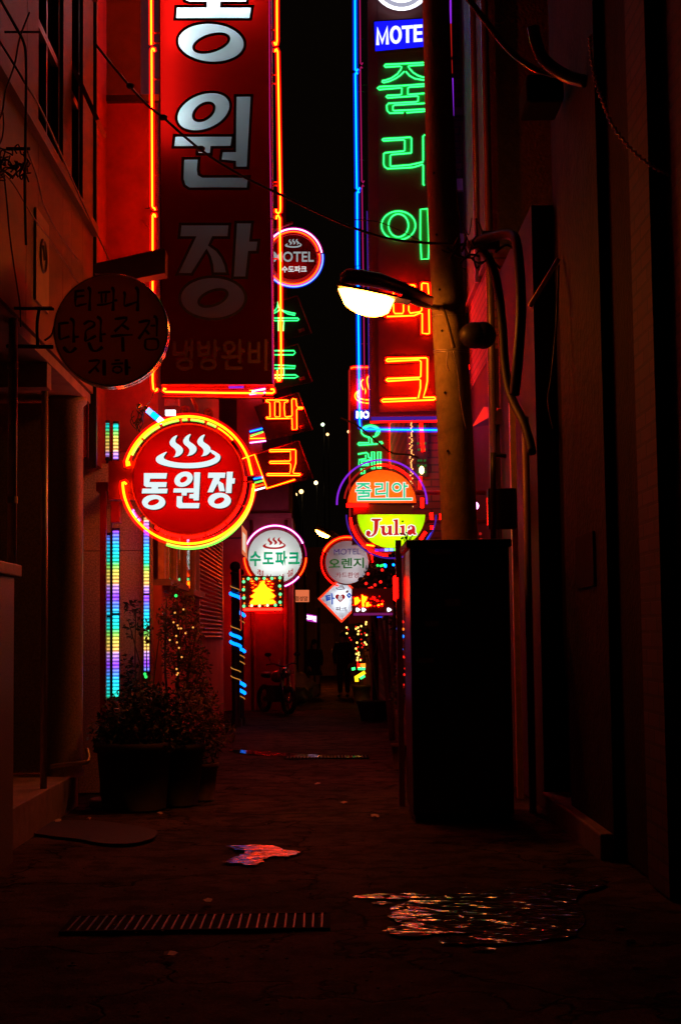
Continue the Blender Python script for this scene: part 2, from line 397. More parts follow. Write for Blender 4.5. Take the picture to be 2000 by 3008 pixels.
# cross gutters with grates
def grate(x0, x1, ya, yb, n, label, name='drain_grate', slant=0):
    A, B = PG(x0, ya).y, PG(x0, yb).y
    X0, X1 = PG(x0, (ya+yb)/2).x, PG(x1, (ya+yb)/2).x
    r = thing(name, label, 'drain grate', (X0, B, 0), 'drain grates across the alley')
    fr = MB(); fr.box(X0-.02, X1+.02, B-.018, B, -.03, .004); fr.box(X0-.02, X1+.02, A, A+.018, -.03, .004); fr.box(X0-.02, X0, B, A, -.03, .0035); fr.box(X1, X1+.02, B, A, -.03, .0035)
    fr.build('frame', mat('matt_black', (.004, .004, .004), .95, 0, 0, spec=.05), r)
    ch = MB().box(X0, X1, B+.001, A-.001, -.014, .0005); ch.build('channel', mat('matt_black', (.004, .004, .004), .95, 0, 0, spec=.05), r)
    br = MB()
    for i in range(n):
        x = X0+(X1-X0)*(i+.5)/n; dx = random.uniform(-.004, .004); br.add([(x-.005+dx, B, .006), (x+.005+dx, B, .006), (x+.005, A, .006), (x-.005, A, .006), (x-.005+dx, B, -.012), (x+.005+dx, B, -.012), (x+.005, A, -.012), (x-.005, A, -.012)], [(0, 1, 2, 3), (4, 7, 6, 5), (0, 4, 5, 1), (1, 5, 6, 2), (2, 6, 7, 3), (3, 7, 4, 0)])
    br.build('bars', mat('grate_iron', (.025, .005, .003), .5, .3, .2, spec=.25), r)
grate(205, 960, 2694, 2736, 28, 'long iron drain grate across the near foreground of the alley')
grate(840, 1080, 2222, 2229, 24, 'far drain grate crossing the alley beside the wet gutter line')

# ================================================================== NEAR LEFT BUILDING
M_PANEL = mat('stone_panel', (.14, .098, .072), .5, 0, .22, 2.2, .1, 90, .12)
M_SOFFIT = mat('soffit_board', (.2, .15, .11), .7, 0, .3, 3)
M_GRAN = mat('grey_granite', (.17, .15, .13), .5, 0, .55, 70, .1, 160)
M_GLASS = mat('dark_glass', (.01, .01, .012), .08, 0, 0, spec=.6)
M_FRAME = mat('window_frame', (.06, .05, .05), .4, .5, .2)
XF = -2.3
nb = thing('near_building', 'stone panelled building overhanging its recessed ground floor beside the dark round sign', 'building', (-2.9, 11, 0))
def fy(x): return -XF*F/(960-x)           # distance of the facade plane under a photo column
fac = MB(); gap = .006
rows = [4.03, 5.68, 8.1, 10.4, 13.0]
cols = [5.0, 7.5, 9.4, fy(78), fy(113), fy(187), fy(213), fy(246), 15.1]
win = {(4, 1), (6, 1), (4, 2), (6, 2), (1, 1), (1, 2), (4, 3), (6, 3)}
for i in range(len(cols)-1):
    for j in range(len(rows)-1):
        if (i, j) in win: continue
        fac.box(XF-.16, XF, cols[i]+gap, cols[i+1]-gap, rows[j]+gap, rows[j+1]-gap)
fac.build('facade_panels', M_PANEL, nb)
MB().box(XF-.2, XF-.17, 5, 15.1, 4.05, 13).box(-5.5, XF-.2, 15.06, 15.1, 4.05, 13).build('backing_wall', M_STEEL, nb)
bw = MB(); bw.box(XF+.001, XF+.06, 5, 15.05, 5.62, 5.72); bw.box(XF+.001, XF+.05, 5, 15.05, 8.05, 8.15); bw.build('sill_band', M_PANEL, nb)
for (i, j) in sorted(win):
    y0, y1, z0, z1 = cols[i]+.02, cols[i+1]-.02, rows[j]+.06, rows[j+1]-.02
    f = MB(); w = .05
    for (a, b2, c, d2) in [(y0, y1, z0, z0+w), (y0, y1, z1-w, z1), (y0, y0+w, z0+w, z1-w), (y1-w, y1, z0+w, z1-w)]: f.box(XF-.13, XF-.03, a, b2, c, d2)
    if y1-y0 > .7: f.box(XF-.12, XF-.04, (y0+y1)/2-.025, (y0+y1)/2+.025, z0+w, z1-w)
    if j == 1: f.box(XF-.125, XF-.035, y0+w, y1-w, 6.68, 6.75)
    f = f.build('window', M_FRAME, nb)
    MB().box(XF-.1, XF-.085, y0+w, y1-w, z0+w, z1-w).build('pane', M_GLASS, f)
    if (i, j) in ((6, 1), (4, 2)):        # an awning sash propped open
        s = MB(); c = Vector((XF+.1, (y0+y1)/2, z0+(.95 if j == 1 else .6))); R = Matrix.Rotation(math.radians(-24), 3, 'Y')
        s.obox(c, (.04, y1-y0-.1, .62), R)
        s.build('open_sash', M_SIGNRED, f)
# soffit, recessed ground floor, column, step
MB().box(-4.2, XF-.02, 5, 15.06, 3.93, 4.02).build('soffit', M_SOFFIT, nb)
MB().box(-3.4, XF-.03, 12.75, 12.95, 3.72, 3.93).build('soffit_beam', M_SOFFIT, nb)
rw = MB(); rw.box(-3.5, -3.4, 5, 15.1, .3, 3.93); rw.box(-3.4, -2.46, 14.98, 15.08, .3, 3.93); rw.build('recessed_wall', M_GRAN, nb)
cl = MB(); cl.lathe((P(209, 1900, 15.0).x, 14.7, .3), [(.18, 0), (.18, .05), (.165, .07), (.165, 3.55), (.2, 3.58), (.2, 3.64)], 32); cl.build('column', M_GRAN, nb, True)
dr = MB(); dr.box(-3.4, -3.33, 11.6, 12.6, .32, 2.5); dr.box(-3.4, -3.33, 12.65, 13.6, .32, 2.5)
dr = dr.build('entrance_door', M_GLASS, nb)
MB().tube([(-3.25, 12.5, .9), (-3.25, 12.5, 1.6)], .018).tube([(-3.25, 12.75, .9), (-3.25, 12.75, 1.6)], .018).build('handle', M_CHROME, dr, True)
st = MB().box(-3.4, -2.42, 11.2, 14.98, -.05, .31); st.build('doorstep', mat('step_stone', (.24, .19, .15), .7, 0, .35, 5, .3, 60), nb, False, .012)
pi_ = MB().box(-3.3, -2.3, 5.5, 11.3, -.05, 2.06); pi_.build('parapet', M_GRAN, nb, False, .008)
MB().box(-3.36, -2.25, 5.4, 11.33, 2.06, 2.15).build('parapet_cap', mat('cap_stone', (.3, .24, .19), .6, 0, .3, 8, .2, 60), nb, False, .01)
dp = MB(); q = [P(40, 935, 11.2), P(41, 1655, 11.2)]; dp.tube([(q[0].x, 11.2, q[0].z), (q[0].x, 11.2, 2.15)], .033, 14)
for z in (2.6, 3.6): dp.lathe((q[0].x, 11.2, z), [(.041, 0), (.041, .05)], 14)
dp.build('drainpipe', mat('cream_pipe', (.5, .4, .28), .5, 0, .2, 9), nb, True)
MB().tube([(P(131, 1600, 13.4).x, 13.4, .31), (P(131, 1600, 13.4).x, 13.4, 3.93)], .03, 12).build('door_post', M_GALV, nb, True)
# pipe along the foot of the column
MB().tube(cr([P(150, 2252, 14.3), P(200, 2245, 14.25), P(252, 2240, 14.2), P(262, 2225, 14.25), P(256, 2200, 14.3)], 5), .02, 8).build('hose', M_GALV, nb, True)
pn = MB(); y0, y1 = fy(101), fy(139); pn.box(XF+.002, XF+.02, y0, y1, 4.3, 5.05)
pn = pn.build('notice_board', mat('notice_tan', (.34, .25, .17), .6, 0, .1), nb)
rg = MB().tube([(XF+.023, (y0+y1)/2+.13*math.cos(a*PI/12), 4.72+.13*math.sin(a*PI/12)) for a in range(24)], .012, 4, True); rg.tube([(XF+.023, (y0+y1)/2-.03, 4.8), (XF+.023, (y0+y1)/2+.05, 4.7)], .012, 4)
rg.build('emblem', mat('emblem_brown', (.12, .06, .03), .6, 0, 0), pn)
# thin wires strung across the facade
def wire(pts, d, r, label, name='overhead_wire'):
    return cable(name, [P(x, y, dd) for (x, y), dd in zip(pts, d)], r, label, 'wire', 'thin wires along the near facade')
wire([(-20, -40), (45, 75), (72, 128), (78, 200), (76, 420), (74, 560), (78, 720)], [9.5, 9.6, 9.7, 9.7, 9.7, 9.7, 9.8], .009, 'thick wire dropping straight down the left facade')
wire([(-20, 90), (40, 185), (78, 250), (130, 340), (245, 600), (320, 760)], [9.5, 9.7, 9.8, 10.5, 13.5, 15.5], .008, 'wire running down the facade toward the dark round sign')
wire([(88, 36), (60, 110), (44, 190), (18, 265), (10, 320), (0, 350)], [9.7]*6, .006, 'curling wire crossing the bright upper window corner')
wire([(10, 330), (12, 370), (6, 410), (-10, 440)], [9.6]*4, .005, 'loose wire end hanging at the photo edge')
wire([(12, 500), (22, 600), (30, 690), (45, 800), (60, 900), (62, 960)], [10.8, 10.8, 10.8, 11, 11.2, 11.3], .006, 'slender wire sagging down to the soffit corner')
wire([(0, 500), (40, 540), (100, 640), (160, 720), (230, 830), (280, 900)], [10, 10.4, 11.3, 12.4, 13.8, 14.5], .006, 'double wire slanting along the lower facade')
wire([(80, 440), (110, 520), (130, 600), (170, 680), (235, 770)], [10, 10.8, 11.5, 12.4, 13.6], .007, 'wire looping beside the facade seam above the notice board')
b = MB()
for i in range(26):
    a = Vector(P(random.uniform(0, 75), random.uniform(440, 500), 9.75)); p = [a]
    for k in range(4): p.append(p[-1]+Vector((random.uniform(-.05, .05), random.uniform(-.05, .05), random.uniform(-.07, .05))))
    b.tube(cr(p, 4), .005, 5)
b.tube([P(20, 437, 9.75), P(90, 437, 9.75)], .012, 6); b.tube([P(15, 94, 9.72), P(120, 94, 9.72)], .008, 6)
own(b, 'wire_tangle', M_CABLE, 'tangled knot of black wires hung on the left facade', 'wire', smooth=True)
own(MB().tube([P(28, 905, 11.25), P(160, 908, 11.25)], .012).tube([P(20, 1017, 11.25), P(158, 1019, 11.25)], .016).tube(cr([P(117, 905, 11.2), P(110, 950, 11.2), P(112, 1020, 11.2)], 4), .012).tube(cr([P(132, 1000, 11.25), P(152, 985, 11.25), P(160, 960, 11.2)], 4), .008),
    'sign_bracket', M_STEEL, 'black rods tying the dark round sign back to the facade', 'bracket', smooth=True)

# ================================================================== MOTEL WITH THE TALL RED SIGN (left, middle)
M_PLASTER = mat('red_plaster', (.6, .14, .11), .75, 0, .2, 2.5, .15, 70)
M_PLASTER2 = mat('grey_plaster', (.22, .17, .16), .8, 0, .25, 2, .15, 50)
M_WOOD = mat('orange_wood', (.75, .4, .18), .5, 0, .25, 12)
mb = thing('motel_building', 'reddish motel building behind the tall red sign with wooden bay windows', 'building', (-2.2, 20, 0))
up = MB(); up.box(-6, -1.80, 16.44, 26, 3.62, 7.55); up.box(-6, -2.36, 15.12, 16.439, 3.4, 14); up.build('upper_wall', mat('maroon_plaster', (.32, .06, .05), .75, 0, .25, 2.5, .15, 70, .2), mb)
MB().box(-6, -2.05, 17.0, 26, 7.551, 15).build('rear_tower', M_PLASTER2, mb)
MB().box(-2.355, -1.79, 16.42, 16.98, 7.551, 7.58).build('parapet_trim', M_PLASTER, mb)
MB().box(-2.30, -2.18, 15.3, 16.1, 3.08, 3.17).box(-2.26, -2.2, 15.3, 15.36, 0, 3.08).box(-2.2, -1.8, 15.98, 16.06, 3.1, 3.17).build('door_surround', M_SIGNRED, mb)
MB().box(-2.345, -2.27, 15.11, 15.19, 3.3, 14).build('corner_pipe', M_BLACK, mb)
gw = MB(); gw.box(-2.6, -1.84, 16.1, 16.3, 0, 1.33); gw.box(-2.6, -1.84, 16.1, 16.3, 1.338, 2.52); gw.box(-2.6, -1.84, 16.1, 16.3, 2.528, 3.45); gw.build('granite_front', mat('warm_granite', (.62, .42, .3), .5, 0, .6, 60, .1, 160), mb)
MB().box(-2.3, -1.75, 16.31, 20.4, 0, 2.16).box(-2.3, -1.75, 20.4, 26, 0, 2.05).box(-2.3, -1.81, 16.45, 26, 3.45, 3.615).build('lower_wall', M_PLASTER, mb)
wf = MB()
for y in (16.4, 16.75, 17.7, 18.9, 20.2): wf.box(-1.80, -1.73, y, y+.16, 2.22, 3.62)
wf.box(-1.80, -1.731, 16.4, 20.36, 3.5, 3.62)
wf = wf.build('window', M_WOOD, mb)
MB().box(-1.775, -1.765, 16.45, 20.3, 2.24, 3.5).build('pane', mat('window_mirror_glass', (.02, .02, .02), .03, 0, 0, spec=1.), wf)
MB().box(-1.9, -1.66, 16.35, 18.6, 2.16, 2.23).box(-1.9, -1.62, 18.75, 20.5, 2.12, 2.19).build('sill', mat('sill_red', (.3, .2, .17), .6, 0, .3), wf)
sh = MB()
for k in range(34):
    z = 1.62+k*.062
    sh.obox((-1.74, 22.9, z), (.075, 4.6, .014), Matrix.Rotation(math.radians(32), 3, 'Y'))
sh.box(-1.79, -1.70, 20.55, 20.62, 1.55, 3.75); sh.box(-1.79, -1.70, 25.2, 25.3, 1.55, 3.75)
sh.build('shutter', mat('shutter_metal', (.7, .45, .4), .45, 0, .15), mb)
MB().tube([P(x, y, 24.2) for x, y in [(583, 1637), (655, 1692)]], .012).tube([P(x, y, 23.5) for x, y in [(577, 1660), (643, 1710)]], .012).build('shutter_rail', M_SIGNRED, mb)
tr = MB().box(P(383, 588, 16.8).x-.02, P(417, 588, 16.8).x, 16.8, 16.98, P(400, 588, 16.8).z, P(400, 526, 16.8).z)
tr = own(tr, 'transformer_box', M_BLACK, 'small black transformer box beside the left neon tube of the tall sign', 'transformer', bevel=.01)
cable('transformer_lead', [P(390, 598, 16.8), P(405, 625, 16.6), P(425, 655, 16.3), P(446, 678, 16.02)], .006, 'thin lead from the small transformer box to the neon tube', 'cable', m=M_SIGNRED)
own(MB().tube(cr([P(410, 600, 16.8), P(425, 612, 16.5), P(440, 610, 16.1), P(450, 596, 16.0)], 4), .005, 5), 'transformer_lead', M_CABLE, 'curved black lead under the small transformer box', 'cable', smooth=True)

# rainbow LED bars
def led_mat(name, per, z0, dot, k):
    m = bpy.data.materials.new(name); m.use_nodes = True; nt = m.node_tree; nt.nodes.remove(nt.nodes['Principled BSDF'])
    geo = nt.nodes.new('ShaderNodeNewGeometry'); sp = nt.nodes.new('ShaderNodeSeparateXYZ'); nt.links.new(geo.outputs['Position'], sp.inputs[0])
    def mth(op, a, b=None):
        n = nt.nodes.new('ShaderNodeMath'); n.operation = op
        if isinstance(a, (int, float)): n.inputs[0].default_value = a
        else: nt.links.new(a, n.inputs[0])
        if b is not None:
            if isinstance(b, (int, float)): n.inputs[1].default_value = b
            else: nt.links.new(b, n.inputs[1])
        return n.outputs[0]
    t = mth('FRACT', mth('DIVIDE', mth('SUBTRACT', sp.outputs['Z'], z0), per))
    r = nt.nodes.new('ShaderNodeValToRGB'); cr_ = r.color_ramp; cr_.interpolation = 'EASE'
    E = cr_.elements; E[0].position = 0; E[0].color = (.02, .75, .55, 1); E[1].position = 1; E[1].color = (.02, .7, .35, 1)
    for p, c in [(.22, (.02, .62, .95)), (.34, (.1, .25, 1)), (.46, (.28, .06, .95)), (.62, (.5, .25, .75)), (.68, (.9, .45, .12)), (.84, (.75, .6, .1)), (.93, (.25, .75, .12))]:
        e = E.new(p); e.color = c+(1,)
    nt.links.new(t, r.inputs[0])
    w = mth('POWER', mth('ABSOLUTE', mth('SINE', mth('MULTIPLY', sp.outputs['Z'], PI/dot))), 3.0)
    nz = nt.nodes.new('ShaderNodeTexNoise'); nz.inputs['Scale'].default_value = 30; nz.inputs['Detail'].default_value = 3; nt.links.new(geo.outputs['Position'], nz.inputs['Vector'])
    s = mth('MULTIPLY', mth('MULTIPLY', mth('ADD', mth('MULTIPLY', w, 2.6), .9), k), mth('ADD', nz.outputs['Fac'], .5))
    e = nt.nodes.new('ShaderNodeEmission'); nt.links.new(r.outputs[0], e.inputs[0]); nt.links.new(s, e.inputs[1]); nt.links.new(e.outputs[0], nt.nodes['Material Output'].inputs[0]); return m
M_LED = led_mat('led_rainbow', .68, 1.02, .036, .75); M_LEDREFL = led_mat('led_rainbow_dim', .68, 1.02, .036, .35)
def led_bar(x0, x1, ya, yb, d, m, label):
    a, b2 = P(x0, yb, d), P(x1, ya, d); c = (a.x+b2.x)/2; w = (b2.x-a.x)/2
    r = thing('led_bar', label, 'led light', (c, d, a.z), 'rainbow led bars at the motel entrance')
    MB().box(c-w, c+w, d+.012, d+.04, a.z-.02, b2.z+.02).build('housing', M_STEEL, r)
    segs = max(1, round((b2.z-a.z)/1.0)); h = (b2.z-a.z)/segs
    for k in range(segs):
        MB().tube([(c, d, a.z+k*h+.012), (c, d, a.z+(k+1)*h-.012)], w*.82, 10).build('led_tube', m, r, True)
led_bar(310, 325, 1570, 2054, 15.5, M_LEDREFL, 'dimmer left rainbow LED bar of the double pair, lower run')  # dim bars glow in place of the bright bars' reflection
led_bar(330, 352, 1556, 2054, 15.5, M_LED, 'bright right rainbow LED bar of the double pair, lower run')
led_bar(310, 323, 1240, 1345, 15.5, M_LEDREFL, 'dim short rainbow LED bar under the red door frame')
led_bar(332, 350, 1242, 1352, 15.5, M_LED, 'bright short rainbow LED bar under the red door frame')
led_bar(422, 440, 1518, 1975, 16.0, M_LED, 'single rainbow LED bar behind the sparse shrub')
own(MB().box(P(326, 0, 15.55).x, P(331, 0, 15.55).x, 15.55, 15.62, 0, 3.1), 'door_post', M_GALV, 'slim steel post between the paired rainbow LED bars', 'post')
o = MB().box(P(328, 0, 15.5).x, P(355, 0, 15.5).x, 15.44, 15.6, P(0, 1540, 15.5).z, P(0, 1478, 15.5).z)
own(o, 'junction_box', mat('box_red', (.5, .03, .02), .4, 0, .1), 'small red box on the post between the rainbow LED bars', 'junction box', bevel=.008)

# ================================================================== RED BUILDING BEYOND (left, far)
rb = thing('red_building', 'narrow building lit deep red behind the white round sign', 'building', (-1.6, 33.5, 0))
b = MB(); b.box(-6, -.75, 33.5, 37.5, 0, 4.2); b.box(-6, -.80, 33.5, 37.5, 4.3, 11.5); b.box(-6, -.74, 33.42, 37.5, 4.2, 4.3); b.build('wall', M_PLASTER, rb)
MB().box(-.747, -.71, 33.5, 33.64, 0, 4.19).build('corner_trim', M_WOOD, rb)
dd = MB().box(-1.55, -.95, 33.46, 33.495, 0, 2.1); dd = dd.build('door', M_SIGNRED, rb)
MB().box(-1.05, -1.02, 33.42, 33.46, .95, 1.1).build('handle', M_CHROME, dd)
for px_ in (-1.62, -.86): MB().tube([(px_, 33.4, 0), (px_, 33.4, 4.15)], .035, 10).build('drainpipe', M_SIGNRED, rb, True)
w = MB().box(-1.75, -1.05, 33.45, 33.499, 6.0, 7.2).build('window', M_FRAME, rb); MB().box(-1.7, -1.1, 33.44, 33.449, 6.05, 7.15).build('pane', M_GLASS, w)

# ================================================================== FAR LEFT / FAR END
M_FAR = mat('far_wall', (.2, .15, .12), .8, 0, .35, 1.2)
fb = thing('far_building', 'dark building closing the left side beyond the two people', 'building', (-3, 50, 0))
MB().box(-7, -1.2, 41, 75, 0, 7.5).build('wall', M_FAR, fb)
w = MB().box(-1.199, -1.17, 44, 46, 1, 2.4).build('window', M_FRAME, fb); MB().box(-1.169, -1.16, 44.1, 45.9, 1.1, 2.3).build('pane', M_GLASS, w)
fb = thing('end_building', 'dim house across the far end of the alley', 'building', (0, 62, 0))
MB().box(-1.15, 1.4, 62, 70, 0, 5.2).build('wall', M_FAR, fb)
d_ = MB().box(-.45, .3, 61.95, 61.999, 0, 2.1).build('door', mat('far_door', (.3, .22, .16), .6, 0, .2), fb); MB().box(.2, .24, 61.9, 61.95, .9, 1.1).build('handle', M_CHROME, d_)
fr = thing('far_shopfront', 'dim reddish shopfront on the right beyond the lit potted tree', 'building', (1.8, 45, 0))
MB().box(1.15, 6, 33.5, 61, 0, 6).build('wall', M_FAR, fr)
sf = MB()
for i in range(6): sf.box(.95+i*.17, .98+i*.17, 33.4, 33.45, 0, 2.5)
sf.box(.95, 1.85, 33.39, 33.5, 2.5, 2.62); sf = sf.build('window', mat('red_mullion', (.3, .08, .06), .5, 0, .2), fr)
MB().box(.97, 1.8, 33.46, 33.49, .1, 2.5).build('pane', M_GLASS, sf)

# ================================================================== RIGHT SIDE
M_BRICKR = brick('right_brick', (.34, .17, .13), (.26, .12, .1), (.12, .1, .09))
M_BRICKY = brick('front_brick', (.3, .15, .11), (.24, .11, .09), (.12, .1, .09), axis='Y')
M_STUCCO = mat('rough_stucco', (.13, .115, .095), .85, 0, .35, 9, .9, 30)
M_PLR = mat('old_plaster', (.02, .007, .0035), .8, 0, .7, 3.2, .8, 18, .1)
rm = thing('brick_building', 'brick building on the right behind the utility pole', 'building', (2.6, 19, 0))
MB().box(1.95, 6, 17.2, 20.2, 4.85, 5.95).build('side_wall', M_BRICKR, rm)
MB().box(1.955, 6, 17.2, 20.2, 0, 4.849).build('lower_wall', mat('dark_render', (.035, .02, .016), .8, 0, .3, 3), rm)
MB().box(1.93, 6, 17.0, 20.4, 6.0, 13).build('stucco_wall', M_STUCCO, rm)
MB().box(1.9, 6, 16.98, 20.42, 5.95, 6.0).build('string_course', M_PLASTER2, rm)
MB().box(1.12, 1.94, 20.6, 33, 0, 13).build('front_wall', M_BRICKY, rm)
for z0 in (3.9, 5.3, 6.7):
    w = MB().box(1.62, 1.92, 20.55, 20.599, z0, z0+.95).build('window', M_FRAME, rm); MB().box(1.65, 1.89, 20.54, 20.549, z0+.04, z0+.91).build('pane', M_GLASS, w)
for (ya, yb) in ((518, 552), (680, 745)):
    a, b2 = P(1337, yb, 20.4), P(1370, ya, 20.4); MB().box(a.x, b2.x, 20.5, 20.59, a.z, b2.z).build('vent_panel', M_WHITEBOX, rm)
MB().tube([(1.88, 16.9, 0), (1.88, 16.9, 12)], .045, 10).tube([(1.9, 18.4, 5.9), (1.9, 18.4, 12)], .04, 10).build('drainpipe', M_GALV, rm, True)
# porch roof, frames under the brick building
MB().add([P(1385, 1255, 17.6), P(1480, 1245, 16.6), P(1480, 1200, 16.6), P(1420, 1195, 17.6), P(1385, 1255, 17.9), P(1480, 1245, 16.9), P(1480, 1200, 16.9), P(1420, 1195, 17.9)],
         [(0, 1, 2, 3), (7, 6, 5, 4), (0, 4, 5, 1), (1, 5, 6, 2), (2, 6, 7, 3), (3, 7, 4, 0)]).build('awning', M_STEEL, rm)

nr = thing('plaster_house', 'old plastered house with a pipe and raised kerb at the right edge', 'house', (2.8, 11, 0))
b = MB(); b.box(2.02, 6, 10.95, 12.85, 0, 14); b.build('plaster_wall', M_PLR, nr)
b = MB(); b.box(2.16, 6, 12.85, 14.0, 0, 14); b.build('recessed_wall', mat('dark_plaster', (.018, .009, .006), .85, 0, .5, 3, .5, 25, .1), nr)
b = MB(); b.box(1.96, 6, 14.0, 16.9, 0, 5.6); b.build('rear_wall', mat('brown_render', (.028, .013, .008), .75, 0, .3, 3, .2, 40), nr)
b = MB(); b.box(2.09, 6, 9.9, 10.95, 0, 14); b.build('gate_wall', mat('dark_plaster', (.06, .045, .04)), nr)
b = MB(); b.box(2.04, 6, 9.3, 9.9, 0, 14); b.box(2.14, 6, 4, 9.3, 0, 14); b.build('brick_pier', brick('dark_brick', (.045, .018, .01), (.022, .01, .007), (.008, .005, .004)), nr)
p0, p1 = P(1527+14, 1225, 13.95), P(1565, 2392, 13.95)
MB().tube([p0, p1], .033, 12).build('drainpipe', mat('pink_pipe', (.28, .15, .11), .45, 0, .2, 8), nr, True)
MB().box(P(1471, 0, 15).x, P(1487, 0, 15).x, 15.0, 15.1, 0, 3.9).build('jamb', M_WOOD, nr)
kb = MB(); kb.box(1.93, 2.3, 11.0, 13.95, -.05, .17); kb.build('kerb_step', mat('kerb_concrete', (.16, .12, .09), .8, 0, .3, 6, .4, 40), nr, False, .015)
MB().box(2.0, 2.019, 11.4, 12.2, 1.95, 2.36).build('access_panel', mat('panel_brown', (.014, .006, .004), .8, 0, .2, spec=.05), nr)
cable('hanging_cable', [P(1722, 1150, 11.9), P(1730, 1270, 11.9), P(1738, 1400, 11.9), P(1750, 1520, 11.9), P(1744, 1620, 11.9), P(1755, 1720, 11.9), P(1748, 1820, 11.9), P(1757, 1950, 11.9), P(1760, 2040, 11.9)], .008, 'shiny bare wire hanging down the old plaster wall', m=M_CHROME)
cable('hanging_cable', [P(1640, 780, 12.4), P(1634, 950, 12.4), P(1620, 1100, 12.4), P(1610, 1180, 12.4), P(1625, 1260, 12.4)], .01, 'black cable sagging down the right plaster wall beside the drainpipe')
cable('hanging_cable', [P(1988, 620, 9.2), P(1983, 660, 9.2), P(1973, 790, 9.2)], .006, 'short reddish wire at the extreme right edge', m=M_CHROME)

# dark steel kiosk
M_KIOSK = mat('kiosk_paint', (.035, .03, .028), .3, 0, .3, 4, .05, 30, .5)
kx0, kx1 = P(1206, 1868, 13.2).x, P(1500, 1868, 13.2).x
ks = thing('steel_kiosk', 'tall dark steel cabinet in front of the utility pole', 'cabinet', ((kx0+kx1)/2, 13.7, 0))
MB().box(kx0, kx1, 13.22, 14.25, .06, 2.35).build('body', M_KIOSK, ks, False, .012)
MB().box(kx0-.03, kx1+.02, 13.16, 14.3, 2.352, 2.42).build('roof', M_BLACK, ks, False, .01)
MB().box(kx0+.02, kx1-.02, 13.26, 14.2, 0, .058).build('plinth', M_STEEL, ks)
dr = MB().box(kx0+.06, (kx0+kx1)/2-.01, 13.2, 13.219, .15, 2.3).build('door', M_KIOSK, ks, False, .004)
MB().box((kx0+kx1)/2-.09, (kx0+kx1)/2-.06, 13.165, 13.199, 1.1, 1.3).build('handle', M_STEEL, dr)
dr = MB().box((kx0+kx1)/2+.01, kx1-.06, 13.2, 13.219, .15, 2.3).build('door', M_KIOSK, ks, False, .004)
MB().box((kx0+kx1)/2+.06, (kx0+kx1)/2+.09, 13.165, 13.199, 1.1, 1.3).build('handle', M_STEEL, dr)
b = MB()
for (x, y, w, h) in [(1290, 1620, 70, 14), (1330, 1770, 46, 22), (1268, 1832, 40, 16), (1250, 1940, 44, 14), (1225, 1590, 30, 10)]:
    a, c = P(x-w/2, y+h/2, 13.19), P(x+w/2, y-h/2, 13.19); b.box(a.x, c.x, 13.192, 13.1995, a.z, c.z)
b.build('stickers', mat('old_sticker', (.3, .2, .14), .6, 0, .4, 40), ks)
pl_ = MB()
for i in range(16): c = P(1192+random.gauss(0, 9), 1584-abs(random.gauss(0, 9)), 13.3+random.uniform(-.1, .2)); pl_.leaf(c, .04, .4)
for k in range(5): pl_.tube(cr([P(1190+k*3, 1600, 13.3), P(1187+k*4, 1588, 13.3), P(1183+k*7, 1577-k % 3*5, 13.3)], 4), .004, 4)
own(pl_, 'creeper_sprig', mat('leaf_dark', (.04, .07, .025), .6, 0, .4, 20), 'small leafy sprig growing over the cabinet roof corner', 'plant')

# utility pole
up_ = thing('utility_pole', 'leaning concrete utility pole carrying the street lamp', 'pole', (P(1345, 1868, 15).x+.02, 15, 0))
M_CONC = mat('pole_concrete', (.24, .2, .095), .8, 0, .3, 7, .35, 60)
PA = [(1372, 2350, .20), (1350, 1585, .178), (1320, 960, .158), (1305, 700, .148), (1292, 400, .142), (1277, -90, .133)]
b0 = P(1372, 2350, 15)
MB().tube(cr([Vector((b0.x, b0.y, 0))]+[P(x, y, 15) for x, y, r in PA], 5), [.205, .133], 28).build('shaft', M_CONC, up_, True)
def onp(y):
    for (x0, y0, r0), (x1, y1, r1) in zip(PA, PA[1:]):
        if y1 <= y <= y0: t = (y0-y)/(y0-y1); return P(x0+(x1-x0)*t, y, 15), r0+(r1-r0)*t
for y in (1030, 1036, 928): c, r = onp(y); MB().tube([c+Vector(((r+.008)*math.cos(a*PI/12), (r+.008)*math.sin(a*PI/12), .02*math.sin(a*PI/12))) for a in range(24)], .007, 5, True).build('wire_binding', M_GALV, up_, True)
for y in (860, 980, 1160, 1330, 700, 520): c, r = onp(y); MB().lathe((c.x-.09, c.y-r*.8, c.z), [(.012, -.03), (.012, .0)], 8, 'Y').build('climbing_hole', M_BLACK, up_)
cd = MB().tube(cr([P(1296, 905, 14.8), P(1306, 925, 14.75), P(1322, 985, 14.75), P(1332, 1022, 14.78)], 5), .021, 10); cd.build('conduit', M_CONC, up_, True)
wr = MB()
for pts in ([(1315, 1030), (1312, 1065), (1318, 1090)], [(1330, 1030), (1345, 1090), (1350, 1160), (1368, 1260)], [(1322, 1032), (1338, 1070), (1348, 1120)]): wr.tube(cr([P(x, y, 14.76) for x, y in pts], 5), .006, 5)
wr.build('loose_wire', M_GALV, up_, True)

